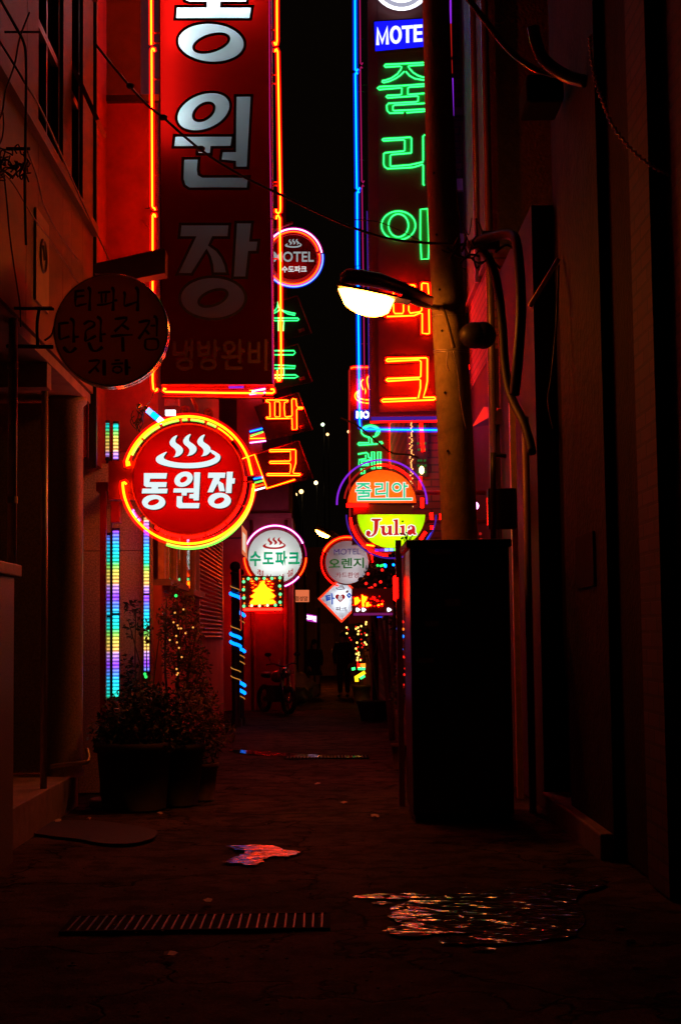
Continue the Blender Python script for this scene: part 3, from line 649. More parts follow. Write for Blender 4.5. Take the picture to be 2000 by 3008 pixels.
# street lamp on the pole
LD = 14.45
sl = thing('street_lamp', 'glowing sodium street lamp with tapered brown head on the utility pole', 'street lamp', P(1130, 850, LD))
hs = MB()
prof = [(1270, 885, 20), (1240, 870, 24), (1190, 850, 31), (1120, 826, 38), (1060, 815, 40), (1018, 812, 38), (1000, 822, 26)]
rings = []
for (x, y, h) in prof:
    ring = []
    for j in range(16):
        a = 2*PI*j/16; c = P(x, y, LD); ring.append(c+Vector((math.cos(a)*0, math.cos(a)*.17*(h/40)**.5, math.sin(a)*h*LD/F*.55)))
    rings.append(ring)
k = 0; vs_ = [v for r in rings for v in r]; fs_ = [(i*16+j, i*16+(j+1) % 16, (i+1)*16+(j+1) % 16, (i+1)*16+j) for i in range(len(prof)-1) for j in range(16)]
fs_ += [tuple(range(16)), tuple(range((len(prof)-1)*16, len(prof)*16))]
hs.add(vs_, fs_); hs.build('housing', mat('lamp_housing', (.11, .035, .018), .5, 0, .2, 10), sl, True)
ls = MB(); k = 12; rows = 9
A, B = P(993, 848, LD), P(1158, 880, LD)
for i in range(rows+1):
    t = i/rows; c = A.lerp(B, t); s = math.sin(PI*min(max(t, .0), 1))**.38 if 0 < t < 1 else .02
    for j in range(k+1):
        a = PI*j/k; ls.v.append(c+Vector((0, math.cos(a)*.155*s, -math.sin(a)*.215*s)))
ls.f = [(i*(k+1)+j, i*(k+1)+j+1, (i+1)*(k+1)+j+1, (i+1)*(k+1)+j) for i in range(rows) for j in range(k)]
BE = B+(B-A)*.28
rf = MB().add([A+Vector((0, -.158, .012)), A+Vector((0, .158, .012)), BE+Vector((0, .12, -.004)), BE+Vector((0, -.12, -.004)), A+Vector((0, -.158, .03)), A+Vector((0, .158, .03)), BE+Vector((0, .12, .01)), BE+Vector((0, -.12, .01))], [(0, 1, 2, 3), (7, 6, 5, 4), (0, 4, 5, 1), (1, 5, 6, 2), (2, 6, 7, 3), (3, 7, 4, 0)])
rf.build('reflector', M_BLACK, sl)  # added opaque plate hidden in the head, keeps light off the upper pole
ls.build('lens', emit('sodium_lens', 66, 14, 1.0), sl, True)
rim = MB(); rim.tube([P(990, 845, LD)+Vector((0, -.15, 0)), P(1165, 880, LD)+Vector((0, -.15, 0))], .012, 8).tube([P(990, 845, LD)+Vector((0, .15, 0)), P(1165, 880, LD)+Vector((0, .15, 0))], .012, 8)
rim.build('rim', mat('lamp_rim', (.03, .012, .006), .6, 0, 0), sl, True)
ar = MB().tube(cr([P(1180, 872, LD), P(1235, 893, LD+.1), P(1275, 902, LD+.35), P(1300, 905, 14.85)], 4), .03, 10); ar.build('arm', M_GALV, sl, True)
# second lamp far away and small lights in the distance
s2 = thing('street_lamp', 'small far street lamp above the white round sign with a red arc', 'street lamp', P(946, 1560, 46))
MB().poly(cr(pl([(928, 1552), (945, 1556), (966, 1572), (962, 1578), (945, 1575), (931, 1564)], 46), 4, True), (), .25).build('lens', emit('far_lens', 260, 44, 3), s2)
MB().tube([P(930, 1548, 46), P(968, 1565, 46), P(1010, 1590, 46)], [.09, .1, .05], 10).build('arm', M_STEEL, s2, True)
for (x, y, r, c, lab) in [(948, 1247, 5, (3, 4, 2.6), 'white distant light, highest of the far lights'), (962, 1276, 4.5, (3, 1.7, .6), 'orange distant light just below the highest white one'), (928, 1418, 6, (4, 2.8, 1.4), 'oval warm distant light to the right of the yellow neon frame'),
                          (885, 1444, 6.5, (4, 2.4, .8), 'larger of the paired warm distant lights'), (868, 1453, 5, (4, 2.2, .8), 'smaller of the paired warm distant lights'), (1025, 1268, 5, (4, 2.2, .8), 'warm distant light beside the red neon border')]:
    d = 78
    own(MB().ball(P(x, y, d), r*d/F, 10), 'distant_lamp', emit('distant_%d' % x, *c), lab, 'lamp', 'distant street lights', True)
    cable('lamp_post', [P(x+3, y+8, d), Vector((P(x+3, y, d).x, d, 0))], .03, 'post of the '+lab, 'lamp post', 'posts of the distant street lights', M_BLACK, 2)

# ================================================================== TALL RED LIGHTBOX SIGN
D1 = 16.0; TH = .34
ts = thing('tall_sign', 'tall red lightbox sign with big white black-edged Hangul, dim at its foot', 'sign', P(636, 1130, D1))
A_ = lambda pts: zt(400, 0, .31888, pts)
B_ = lambda pts: zt(460, 600, .25442, pts)
glyphs = [  # (outer, inner or None)
 (A_([(425, -60), (440, -420), (1060, -420), (1050, -310), (590, -310), (585, -100), (1035, -100), (1025, 27), (790, 27), (788, 57), (1075, 57), (1055, 178), (357, 178), (367, 57), (640, 57), (640, 27), (490, 27), (445, 10)]), None),
 (A_(ell(691, 393, 314, 186, 4)), A_(ell(694, 397, 168, 74, -17))),
 (A_(ell(622, 1029, 262, 168, -22)), A_(ell(625, 1030, 108, 66, -36))),
 (A_([(352, 1247), (897, 1247), (880, 1357), (698, 1357), (695, 1422), (563, 1422), (563, 1357), (340, 1357)]), None),
 (A_([(914, 878), (1068, 878), (1032, 1548), (908, 1548), (908, 1493), (775, 1480), (788, 1388), (908, 1388)]), None),
 (A_([(433, 1458), (583, 1458), (573, 1560), (580, 1605), (615, 1625), (1045, 1625), (1030, 1740), (490, 1740), (445, 1710), (425, 1650)]), None),
 (B_([(275, 228), (850, 228), (835, 385), (655, 385), (615, 470), (700, 530), (760, 610), (800, 700), (822, 803), (650, 803), (640, 700), (615, 610), (578, 540), (410, 810), (235, 810), (437, 385), (260, 385)]), None),
 (B_([(915, 205), (1110, 205), (1088, 415), (1185, 415), (1165, 555), (1073, 555), (1040, 850), (877, 850)]), None),
 (B_(ell(650, 1082, 382, 246)), B_(ell(653, 1082, 172, 82, -21))),
]
L1, R1_, Z1 = 472, 800, 1126
oc = [(L1-2, -330), (R1_-8, -330), (R1_, Z1), (L1+3, Z1)]
M_TRED = translucent('red_acrylic', (.46, .0025, .0015), (.06, .003, .002), .85)
M_TWHITE = translucent('white_acrylic', (.82, .93, .97), (.09, .07, .06), .85)
f = MB().poly(pl(oc, D1), [pl(q[0], D1) for q in glyphs])
for q in glyphs:
    if q[1]: f.poly(pl(q[1], D1))
f.build('face', M_TRED, ts)
for q in glyphs:
    MB().poly(pl(q[0], D1), [pl(q[1], D1)] if q[1] else []).build('lettering', M_TWHITE, ts)
for q in glyphs:
    for w_ in q:
        if w_: outline([w_], D1-.003, 4.2, 'letter_edging', M_BLACK, ts)
c3 = pl(oc, D1); back = Vector((0, TH, 0))
hb = MB()
for i in range(4):
    a, b2 = c3[i], c3[(i+1) % 4]; hb.add([a, b2, b2+back, a+back], [(0, 1, 2, 3)])
hb.add([p+back for p in c3], [(0, 1, 2, 3)])
hb.build('cabinet', mat('lightbox_grey', (.22, .22, .22), .8, 0, 0), ts)
ob = MB(); e = .012
n_ = [Vector((-e, 0, e)), Vector((e, 0, e)), Vector((e, 0, -e)), Vector((-e, 0, -e))]
c4 = [p+q for p, q in zip(c3, n_)]
for i in range(4):
    a, b2 = c4[i]-back*.02, c4[(i+1) % 4]-back*.02; ob.add([a, b2, b2+back*1.06, a+back*1.06], [(0, 1, 2, 3)])
ob.add([p+back*1.04 for p in c4], [(0, 1, 2, 3)])
ob.build('casing', M_SIGNRED, ts)
tb = MB(); up0 = D1+.16
tb.tube(pl([(515, -300), (515, 150)], D1+.13), .018, 10).tube(pl([(600, -300), (600, 60)], up0), .018, 10).tube(pl([(710, -300), (710, 60)], up0), .018, 10).tube(pl([(490, 150), (490, 440)], D1+.2), .015, 10)
tb.build('inner_tube', E_TUBE, ts, True)
text('냉방완비', 508, 996, 786, 1089, D1-.004, 'small_lettering', mat('faded_letter', (.05, .014, .005), .6, 0, .1), ts, .02)  # one even dark brown for the small letters
rN = .0165
def hook(x, y, dx, up): s = -1 if up else 1; return [(x, y-s*14), (x, y-s*4), (x+dx*.35, y+s*1), (x+dx*.8, y), (x+dx, y-s*8)]
NL = D1-.02
def tubes(segs, name, m, par, d, r): 
    for s in segs: neon(s, d, r, name, m, par)
tubes([[(443, -330), (445, 131)], hook(446, 143, 8, True)[::-1]+[(448, 603)], [(447.5, 603), (450, 610), (455, 612), (456, 617)], hook(449, 630, 8, True)[::-1]+[(449, 1120), (451, 1142), (456, 1149), (461, 1147), (462, 1141)]], 'neon_tube', E_RED, ts, NL, rN)
tubes([[(812, -330), (814, 120), (812, 131), (808, 132), (806, 124)], [(808, 152), (809, 146), (813, 144), (816, 152), (824, 608), (823, 622), (817, 627), (811, 622), (811, 615)],
       [(812, 643), (813, 635), (817, 632), (822, 640), (824, 800), (826, 1105), (822, 1119), (817, 1119), (814, 1112), (816, 1090)]], 'neon_tube', E_RED, ts, NL, rN)
tubes([[(489, 1143), (482, 1141), (480, 1147), (486, 1151), (640, 1154), (775, 1155)], [(780, 1154.5), (800, 1155), (806, 1151), (805, 1144), (795, 1143)]], 'neon_tube', E_RED, ts, NL+.1, rN)
tubes([[(790, -330), (793, 400), (797, 640)], [(797, 645), (800, 900), (802, 1125)]], 'trim_tube', E_MAG, ts, D1-.022, .008)
neon([(740, 1151), (752, 1147), (780, 1142)], D1+.05, .013, 'white_tube', E_PINKW, ts)
neon([(672, 1138), (718, 1137)], D1+.12, .012, 'violet_tube', E_PURPLE, ts)
bk = MB()
for (x0, x1, ys_) in [(447, 471, (97, 127, 233, 515, 820)), (793, 815, (88, 122, 220, 246, 535, 545, 760))]:
    for y in ys_: MB().tube([P(x0, y, D1), P(x1, y, D1)], .009, 6).build('standoff', M_SIGNRED, ts, True)
bk.tube([P(476, 1166, D1+.1), P(806, 1170, D1+.1)], .014, 6)
for x in (572, 650, 718): bk.tube([P(x, 1128, D1+.1), P(x, 1168, D1+.1)], .006, 5)
bk.build('foot_rail', M_SIGNRED, ts, True)
MB().tube([P(476, 1140, D1+.2), P(800, 1140, D1+.2)], .02, 6).build('foot_rail', M_SIGNRED, ts, True)
for z in (5.2, 7.4): MB().box(-2.32, c3[0].x, D1+.12, D1+.2, z, z+.07).build('wall_arm', M_STEEL, ts)
# dark slab bracket over the dark round sign
b = MB().poly(pl([(278, 775), (480, 729), (487, 735), (485, 802), (400, 818), (278, 802)], 14.6), (), .22)
own(b, 'sign_bracket', mat('bracket_brown', (.12, .04, .02), .5, 0, .2), 'dark brown tapering sheet bracket above the unlit round sign', 'bracket', bevel=.006)
b = MB().box(P(478, 0, D1).x, P(520, 0, D1).x, D1+.1, D1+.2, P(0, 1192, D1).z, P(0, 1172, D1).z)
b = own(b, 'terminal_box', mat('box_red', (.5, .03, .02)), 'red terminal box hanging under the foot of the tall red sign', 'terminal box')
MB().box(P(484, 0, D1).x, P(510, 0, D1).x, D1+.08, D1+.1, P(0, 1184, D1).z, P(0, 1176, D1).z).build('grille', E_DIMRED, b)

# ---------------------------------------------------------------- unlit round sign
D2 = 12.0
c = P(326, 969, D2); R = 171*D2/F
rs = thing('round_sign', 'unlit brown round sign with dark brush lettering and a chrome rim', 'sign', c)
MB().lathe((c.x, c.y, c.z), [(R*.965, .0), (R*.965, -.004), (R*.7, -.01), (.01, -.012)], 64, 'Y').build('face', translucent('sign_cream', (.66, .5, .3), (.45, .34, .2), .64), rs, True)
MB().lathe((c.x, c.y, c.z), [(R*.985, .138), (R*.5, .142), (.01, .143)], 64, 'Y').build('rear_face', translucent('sign_cream', (1, 1, 1)), rs, True)
MB().lathe((c.x, c.y, c.z), [(R*.966, -.006), (R*.985, -.014), (R, 0), (R, .055), (R*.985, .06), (R, .065), (R, .14), (R*.975, .145)], 64, 'Y', c0=False, c1=False).build('rim', M_CHROME, rs, True)
M_INK = mat('dark_ink', (.012, .012, .012), .5, 0, 0)
T_ = lambda p: zt(140, 780, .24235, p)
def brush(name, strokes, d, m, par):
    b = MB()
    for s in strokes:
        w = s[0]; pts = [Vector(P(x, y, d)) for x, y in cr(T_(s[1]), 3)]
        n = len(pts); L = []; Rr = []
        for i in range(n):
            t = (pts[min(n-1, i+1)]-pts[max(0, i-1)]).normalized(); nn = Vector((-t.z, 0, t.x))
            ww = w*.24235*d/F*(.42+.12*math.sin(i*.9))
            L.append(pts[i]+nn*ww); Rr.append(pts[i]-nn*ww)
        k = len(b.v); b.v += L+Rr; b.f += [(k+i, k+i+1, k+n+i+1, k+n+i) for i in range(n-1)]
        b.v += [v+Vector((0, .003, 0)) for v in L+Rr]
    return b.build(name, m, par)
DB = D2-.017
brush('lettering', [(30, [(330, 315), (450, 300)]), (26, [(345, 378), (450, 365)]), (30, [(345, 310), (340, 420), (345, 490), (400, 480), (480, 462)]), (38, [(490, 262), (518, 300), (515, 420), (512, 550)])], DB, M_INK, rs)
brush('lettering', [(28, [(612, 330), (765, 318)]), (24, [(655, 340), (662, 455)]), (24, [(712, 330), (705, 450)]), (28, [(600, 480), (700, 470), (790, 445)]), (38, [(775, 265), (802, 300), (800, 430), (795, 550)]), (28, [(810, 425), (850, 420)])], DB, M_INK, rs)
brush('lettering', [(34, [(920, 320), (940, 350), (932, 480), (980, 478), (1085, 440)]), (40, [(1065, 262), (1098, 300), (1098, 430), (1092, 555)])], DB, M_INK, rs)
brush('lettering', [(30, [(130, 705), (260, 692)]), (32, [(145, 715), (150, 885), (200, 880), (270, 858)]), (36, [(275, 640), (318, 680), (318, 800), (322, 935)]), (28, [(325, 870), (385, 862)]), (40, [(195, 985), (240, 1040), (290, 1050), (350, 995)])], DB, M_INK, rs)
brush('lettering', [(34, [(440, 715), (500, 675), (565, 690), (560, 735), (470, 790), (465, 870), (460, 915), (520, 890), (590, 850)]), (36, [(600, 620), (648, 660), (645, 790), (650, 930)]), (26, [(655, 835), (710, 830)]), (40, [(500, 930), (540, 1020), (600, 1035), (670, 985)])], DB, M_INK, rs)
brush('lettering', [(34, [(815, 650), (965, 635), (900, 720), (815, 800)]), (34, [(900, 715), (990, 775)]), (34, [(765, 860), (900, 845), (1035, 840)]), (40, [(912, 865), (918, 1045)])], DB, M_INK, rs)
brush('lettering', [(34, [(1105, 690), (1235, 670), (1180, 780), (1105, 890)]), (30, [(1185, 780), (1235, 835)]), (36, [(1285, 615), (1325, 650), (1325, 860)]), (26, [(1250, 730), (1310, 728)]), (30, [(1190, 895), (1195, 1010), (1330, 1010), (1330, 895), (1190, 895)])], DB, M_INK, rs)
brush('lettering', [(30, [(500, 1160), (630, 1152), (580, 1230), (500, 1305)]), (30, [(575, 1225), (625, 1290)]), (44, [(688, 1140), (690, 1335)])], DB, M_INK, rs)
brush('lettering', [(24, [(815, 1150), (880, 1146)]), (26, [(775, 1195), (920, 1185)]), (28, [(T[0], T[1]) for T in ell(848, 1262, 55, 38, 0, 12)]+[(903, 1262)]), (44, [(955, 1135), (960, 1330)]), (26, [(965, 1238), (1010, 1235)])], DB, M_INK, rs)
MB().tube([P(155, 905, 12.05), P(28, 905, 12.05)], .014).build('hanger', M_STEEL, rs, True)

# ---------------------------------------------------------------- hot-spring emblem (steam over a basin)
def steam(cx, cy, s):
    out = []
    for dx, dy in ((-125, 12), (0, 0), (130, 4)):
        p = [(20, -128), (-20, -110), (-48, -70), (-40, -35), (-5, -5), (10, 25), (-2, 62), (-15, 72), (35, 62), (70, 30), (72, -5), (45, -35), (10, -60), (5, -90)]
        out.append([(cx+(dx+x)*s, cy+(dy+y)*s) for x, y in p])
    up_arc = [(-200, 0), (-245, 18), (-290, 45), (-300, 72), (-285, 100), (-230, 125), (-130, 145), (-20, 152), (90, 148), (190, 130), (265, 98), (292, 62), (288, 30), (265, 12), (225, -12), (195, -15), (215, 15), (245, 35), (235, 58), (170, 85), (80, 100), (-30, 104), (-130, 95), (-210, 72), (-228, 50), (-215, 25)]
    out.append([(cx+x*s, cy+(y+35)*s) for x, y in up_arc])
    return out
def round_box(name, label, cx, cy, rpx, d, thick, face_m, rim_m, inner, tube_m=None, cat='sign', tr=.014):
    c = P(cx, cy, d); R = rpx*d/F
    r = thing(name, label, cat, c)
    MB().lathe((c.x, c.y, c.z), [(R, 0), (R*.5, -.003), (.004, -.004)], 56, 'Y').build('face', face_m, r, True)
    MB().lathe((c.x, c.y, c.z), [(R*.995, .002), (R*.995, thick-.004), (.004, thick-.004)], 40, 'Y', c0=False).build('inner_wall', M_WHITEBOX, r, True)
    MB().lathe((c.x, c.y, c.z), [(R*.985, -.012), (R*1.03, -.014), (R*1.035, 0), (R*1.035, thick), (R*.5, thick+.01), (.004, thick+.01)], 56, 'Y', c0=False).build('rim', rim_m, r, True)
    if inner:
        b = MB()
        for (ya, half) in inner: b.tube([(c.x-R*half, c.y+thick*.55, c.z+R*ya), (c.x+R*half, c.y+thick*.55, c.z+R*ya)], tr, 8)
        b.build('inner_tube', tube_m or E_TUBE, r, True)
    return r, c, R

# ---------------------------------------------------------------- round red sign with neon ring
D3 = 15.0
r3, c, R = round_box('round_sign', 'bright red round sign with white steam emblem inside a yellow and green neon ring', 552, 1408, 161, D3, .2,
    translucent('round_red_acrylic', (.5, .018, .014), (.2, .01, .008), .9), M_SIGNRED, [(.45, .8), (0, .9), (-.45, .8)], emit('round_tube', 15, 15, 15))
Z3 = lambda p: zt(280, 1150, .31888, p)
st_ = [Z3(q) for q in steam(860, 520, 1.0)]
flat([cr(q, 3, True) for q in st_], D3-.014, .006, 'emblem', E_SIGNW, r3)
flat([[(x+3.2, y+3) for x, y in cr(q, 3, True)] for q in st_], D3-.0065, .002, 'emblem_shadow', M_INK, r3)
g3 = [ [(450, 752), (663, 752), (655, 802), (505, 802), (505, 818), (500, 835), (660, 835), (655, 880), (580, 880), (580, 895), (668, 895), (662, 938), (430, 938), (436, 895), (520, 895), (520, 880), (470, 880), (450, 865)],
       ell(540, 1020, 107, 68), ell(815, 808, 88, 66, -24), [(725, 893), (910, 893), (905, 930), (845, 930), (843, 958), (797, 958), (797, 930), (720, 930)],
       [(912, 745), (968, 745), (955, 1003), (907, 1003), (907, 985), (866, 982), (870, 945), (907, 945)], [(752, 965), (805, 965), (800, 1010), (808, 1028), (962, 1028), (955, 1075), (775, 1075), (750, 1058)],
       [(1043, 748), (1200, 748), (1195, 795), (1150, 795), (1142, 825), (1180, 850), (1195, 918), (1145, 918), (1128, 845), (1085, 928), (1035, 928), (1090, 795), (1038, 795)],
       [(1213, 740), (1268, 740), (1264, 800), (1288, 800), (1284, 848), (1260, 848), (1255, 935), (1203, 935)], ell(1145, 1005, 106, 72) ]
inn = {1: ell(538, 1020, 54, 26, -18), 2: ell(815, 810, 38, 24, -36), 8: ell(1143, 1005, 50, 27, -22)}
for k, q in enumerate(g3):
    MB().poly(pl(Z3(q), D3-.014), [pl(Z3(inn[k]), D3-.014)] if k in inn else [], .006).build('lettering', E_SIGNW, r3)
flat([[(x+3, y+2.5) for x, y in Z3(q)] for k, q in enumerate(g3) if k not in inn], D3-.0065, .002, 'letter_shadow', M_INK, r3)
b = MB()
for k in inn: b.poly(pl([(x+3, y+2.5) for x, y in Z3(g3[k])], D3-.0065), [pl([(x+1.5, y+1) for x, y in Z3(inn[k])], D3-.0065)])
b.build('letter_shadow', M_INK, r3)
ring_up = Z3(ell(855, 830, 592, 600, 0, 90, 198, 340)); ring_dn = Z3(ell(857, 832, 602, 570, 0, 100, 2, 179))
neon([(378, 1355), (381, 1366), (374, 1368)]+ring_up+[(741, 1395)], D3-.03, .021, 'neon_ring', E_YEL, r3)
neon(ring_dn+[(366, 1417), (372, 1422)], D3-.03, .021, 'neon_ring', E_YEL, r3)
neon(Z3(ell(862, 850, 596, 592, 0, 60, 4, 110)), D3+.01, .019, 'neon_ring', E_LIME, r3)
for a0, a1 in [(205, 222), (224, 243), (246, 262), (265, 270), (273, 286), (289, 298), (300, 318)]:
    neon(Z3(ell(850, 826, 562, 566, 0, 14, a0, a1)), D3+.0, .014, 'neon_ring', E_LIME if a0 < 300 else E_YEL, r3)
neon(Z3(ell(855, 830, 520, 508, 0, 40, -5, 125)), D3+.06, .022, 'rim_tube', E_PURE, r3)
neon([(394, 1497), (391, 1502), (398, 1515), (412, 1530)], D3+.02, .012, 'neon_ring', E_BLUEW, r3)
bk = MB()
for a in range(0, 360, 24): 
    p, q = Z3(ell(855, 830, 515, 505, 0, 1, a, a))[0], Z3(ell(855, 830, 596, 596, 0, 1, a, a))[0]; MB().tube([P(p[0], p[1], D3), P(q[0], q[1], D3)], .008, 5).build('standoff', M_SIGNRED, r3, True)
MB().box(P(318, 0, D3).x, P(395, 0, D3).x, D3+.05, D3+.17, P(0, 1470, D3).z, P(0, 1355, D3).z).build('wall_arm', M_DARKRED, r3)
for i, x in enumerate((545, 612)):
    q = P(x, 1205+i*9, 15.6); own(MB().lathe((q.x, q.y, q.z), [(.05, .06), (.055, 0), (.035, -.03), (.03, .0)], 20, 'Y').tube([(q.x, q.y+.05, q.z), (q.x, 16.45, q.z+.03)], .012, 6), 'spot_lamp', M_SIGNRED, ['unlit round reflector lamp above the ring sign, left one', 'unlit round reflector lamp above the ring sign, right one'][i], 'lamp', 'reflector lamps above the ring sign', True)
own(MB().tube([P(566, 1172, 15.8), P(582, 1208, 15.6)], .02, 8), 'strut', M_SIGNRED, 'short slanting strut above the red round sign', 'strut', smooth=True)
b = MB(); a, c2 = P(430, 1201, 15.3), P(478, 1240, 15.3)
fl = thing('fluorescent_lamp', 'slanting glass tube lamp glowing cyan and violet beside the red round sign', 'lamp', a)
MB().tube([a, a.lerp(c2, .35)], .03, 12).build('tube', E_BLUEW, fl, True); MB().tube([a.lerp(c2, .35), a.lerp(c2, .75)], .03, 12).build('tube', E_CYAN, fl, True); MB().tube([a.lerp(c2, .75), c2], .03, 12).build('tube', E_PINKW, fl, True)
MB().ball(a, .035, 10).ball(P(409, 1193, 15.3), .032, 10).build('socket', M_CHROME, fl, True)
o = MB().box(P(484, 0, 16).x, P(512, 0, 16).x, 15.96, 16.02, P(0, 1226, 16).z, P(0, 1211, 16).z); own(o, 'white_lamp', emit('white_hot', 3, 3, 3.2), 'small square white lamp above the red round sign', 'lamp')
b = MB()
for i in range(12):
    p = P(random.uniform(392, 428), random.uniform(1195, 1235), 15.3); b.tube(cr([p, p+Vector((random.uniform(-.05, .05), 0, -.06)), p+Vector((random.uniform(-.08, .04), 0, -.14))], 4), .006, 5)
b.tube(cr([P(455, 1146, 15.9), P(440, 1180, 15.6), P(425, 1195, 15.3), P(415, 1240, 15.3)], 4), .006, 5)
own(b, 'wire_tangle', M_CABLE, 'tangle of dark red wires above the rainbow bars', 'wire', smooth=True)

# ---------------------------------------------------------------- far letter sign on tilted plates
D5 = 26.0
vs5 = thing('letter_sign', 'vertical neon sign of four letters on tilted square plates, green above red', 'sign', P(840, 1240, D5))
Q8 = lambda p: zt(700, 1050, .19133, p)
plate0 = Q8([(250, 1490), (930, 1278), (1150, 1855), (440, 2010)])
for k in range(4):
    q = [(x-1.5*k, y-142*k) for x, y in plate0]
    p_ = MB().poly(pl(q, D5+.03), (), .06).build('letter_plate', mat('plate_black', (.016, .005, .005), .85, 0, .2, spec=.1), vs5)
    fr = MB(); qq = pl([(x, y) for x, y in q], D5)
    fr.tube(qq[1:3], .012, 6).tube([qq[0], qq[1]], .01, 6)
    fr.build('frame_tube', M_SIGNRED if k else E_DIMRED, p_, True) if k else fr.build('frame_tube', M_SIGNRED, p_, True)
    st4 = MB().tube(pl([(q[2][0]-38, q[2][1]-6), (q[2][0]-22, q[2][1]-12)], D5-.02), .03, 8).build('tube_end', M_SIGNRED, p_, True)
neon(Q8([(60, 1555), (250, 1490), (440, 2010), (870, 1875)]), D5-.03, .016, 'frame_tube', E_YEL, vs5)
letters = [
 [('c', [(816, 886), (818, 902), (829, 912), (852, 918), (868, 921), (866, 926), (846, 922), (832, 914), (824, 908), (816, 914), (802, 922), (784, 926), (782, 921), (796, 918), (808, 912), (815, 902)]), ('c', [(775, 934.5), (875, 934.5), (878, 938), (875, 941.5), (775, 942)]), ('o', [(818, 943), (818, 972)]), ('o', [(834, 943), (832, 972)])],
 [('c', [(864, 1030), (800, 1030), (790, 1034), (790, 1077), (800, 1082), (866, 1082), (868, 1075), (803, 1072), (803, 1042), (862, 1042), (867, 1036)]), ('o', [(815, 1084), (815, 1102)]), ('o', [(834, 1084), (834, 1102)]), ('c', [(775, 1102), (868, 1101), (876, 1106), (866, 1110), (775, 1110)])],
 [('c', Q8([(430, 680), (425, 660), (440, 652), (740, 655), (765, 660), (755, 680), (710, 690), (705, 780), (715, 900), (740, 915), (820, 900), (828, 880), (820, 650), (835, 635), (885, 640), (895, 740), (910, 765), (985, 765), (995, 778), (980, 790), (905, 790), (895, 810), (900, 1100), (830, 1108), (825, 930), (760, 935), (440, 940), (428, 925), (440, 915), (490, 915), (485, 700), (470, 685)])), ('c', Q8([(560, 680), (630, 680), (640, 700), (640, 910), (570, 915), (560, 890)]))],
 [('c', Q8([(800, 1440), (490, 1448), (478, 1435), (490, 1418), (870, 1415), (882, 1430), (882, 1620), (840, 1760), (850, 1780), (945, 1785), (955, 1800), (940, 1812), (450, 1812), (440, 1800), (450, 1785), (790, 1785), (805, 1700), (805, 1640), (790, 1625), (490, 1625), (480, 1610), (490, 1595), (790, 1590), (802, 1575)]))]]
for k, L in enumerate(letters):
    o = neons(L, D5-.055, .0125, 'neon_letter', E_GREEN2 if k < 2 else E_REDL, vs5)
trays = {2: [[(485, 690), (560, 690), (560, 912), (490, 912)], [(635, 690), (712, 690), (712, 905), (640, 905)], [(815, 630), (900, 630), (905, 1115), (825, 1115)], [(420, 645), (770, 650), (770, 690), (420, 690)], [(420, 912), (820, 905), (820, 945), (420, 950)], [(900, 755), (1000, 755), (1000, 800), (900, 800)]],
         3: [[(470, 1410), (885, 1410), (885, 1455), (470, 1455)], [(800, 1455), (885, 1455), (885, 1630), (845, 1780), (790, 1780), (808, 1640)], [(470, 1588), (800, 1588), (800, 1632), (470, 1632)], [(430, 1778), (965, 1778), (965, 1820), (430, 1820)]]}
for k, T in trays.items(): flat([Q8(q) for q in T], D5-.035, .03, 'letter_tray', M_TRAY, vs5)
for k in range(4):
    dx, dy = (-1.5*(3-k), -142*(3-k)) if k < 3 else (0, 0)
    for (p, q, m) in [((175, 1140), (370, 1090), E_CYAN), ((185, 1210), (385, 1140), E_LIME), ((178, 1245), (410, 1240), E_YEL), ((180, 1310), (425, 1280), E_PINKW)]:
        neon([(a+dx, b_+dy) for a, b_ in Q8([p, q])], D5-.05, .016, 'colour_tube', m, vs5)
for (p, q, m) in [((235, 1865), (375, 1840), E_CYAN), ((250, 1925), (385, 1890), E_LIME), ((255, 1985), (395, 1945), E_ORANGE), ((220, 2050), (415, 1995), E_WHITE)]:
    neon(Q8([p, q]), D5-.05, .015, 'colour_tube', m, vs5)
flat([Q8([(160, 1180), (400, 1130), (430, 1290), (160, 1310)])], D5, .03, 'tube_plate', M_TRAY, vs5)
MB().box(-1.5, P(760, 0, D5).x, D5+.1, D5+.16, 4.35, 8.2).build('mast', M_SIGNRED, vs5)
for z in (5.0, 7.0): MB().box(-1.83, -1.501, 25.9, 26.14, z, z+.08).build('wall_arm', M_STEEL, vs5)

# ---------------------------------------------------------------- upper round sign with white neon ring
D6 = 25.0
r6, c, R = round_box('round_sign', 'dark red round sign with serif lettering and a double white and orange neon ring', 862, 758, 70, D6, .14,
    translucent('round_dark_red', (.5, .015, .015), (.3, .012, .012), .9), M_SIGNRED, [(-.35, .5)], emit('weak_tube', 5, 5, 5), tr=.012)
neon(ell(862, 757, 84, 85, 0, 60, -186, -10), D6-.03, .0165, 'neon_ring', E_PINKW, r6)
neon(ell(862, 758, 86, 84, 0, 60, -8, 172), D6-.03, .0165, 'neon_ring', E_BLUEW, r6)
neon(ell(861, 757, 76, 77, 0, 60, -190, -18)+[(932, 738)], D6-.04, .015, 'neon_ring', E_ORANGE, r6)
neon([(935, 748), (939, 745)]+ell(861, 759, 78, 76, 0, 60, -8, 168), D6-.04, .015, 'neon_ring', E_ORANGE, r6)
neon(ell(862, 758, 69, 66, 0, 40, 20, 160), D6-.02, .016, 'neon_ring', E_DIMRED, r6)
E_GREY = emit('dim_sign_white', .3, .33, .34)
flat([cr(q, 3, True) for q in steam(862, 712, .082)], D6-.02, .006, 'emblem', E_GREY, r6)
text('MOTEL', 803, 739, 922, 769, D6-.02, 'lettering', E_GREY, r6, .015)
text('수도파크', 828, 781, 901, 800, D6-.02, 'lettering', emit('sign_white_mid', .75, .75, .75), r6, .025)
MB().tube([P(800, 675, D6), P(860, 652, D6)], .035, 8).tube([(P(790, 690, D6).x, D6, P(790, 690, D6).z), (-1.6, D6+1, P(790, 690, D6).z)], .03, 8).build('wall_arm', M_SIGNRED, r6, True)

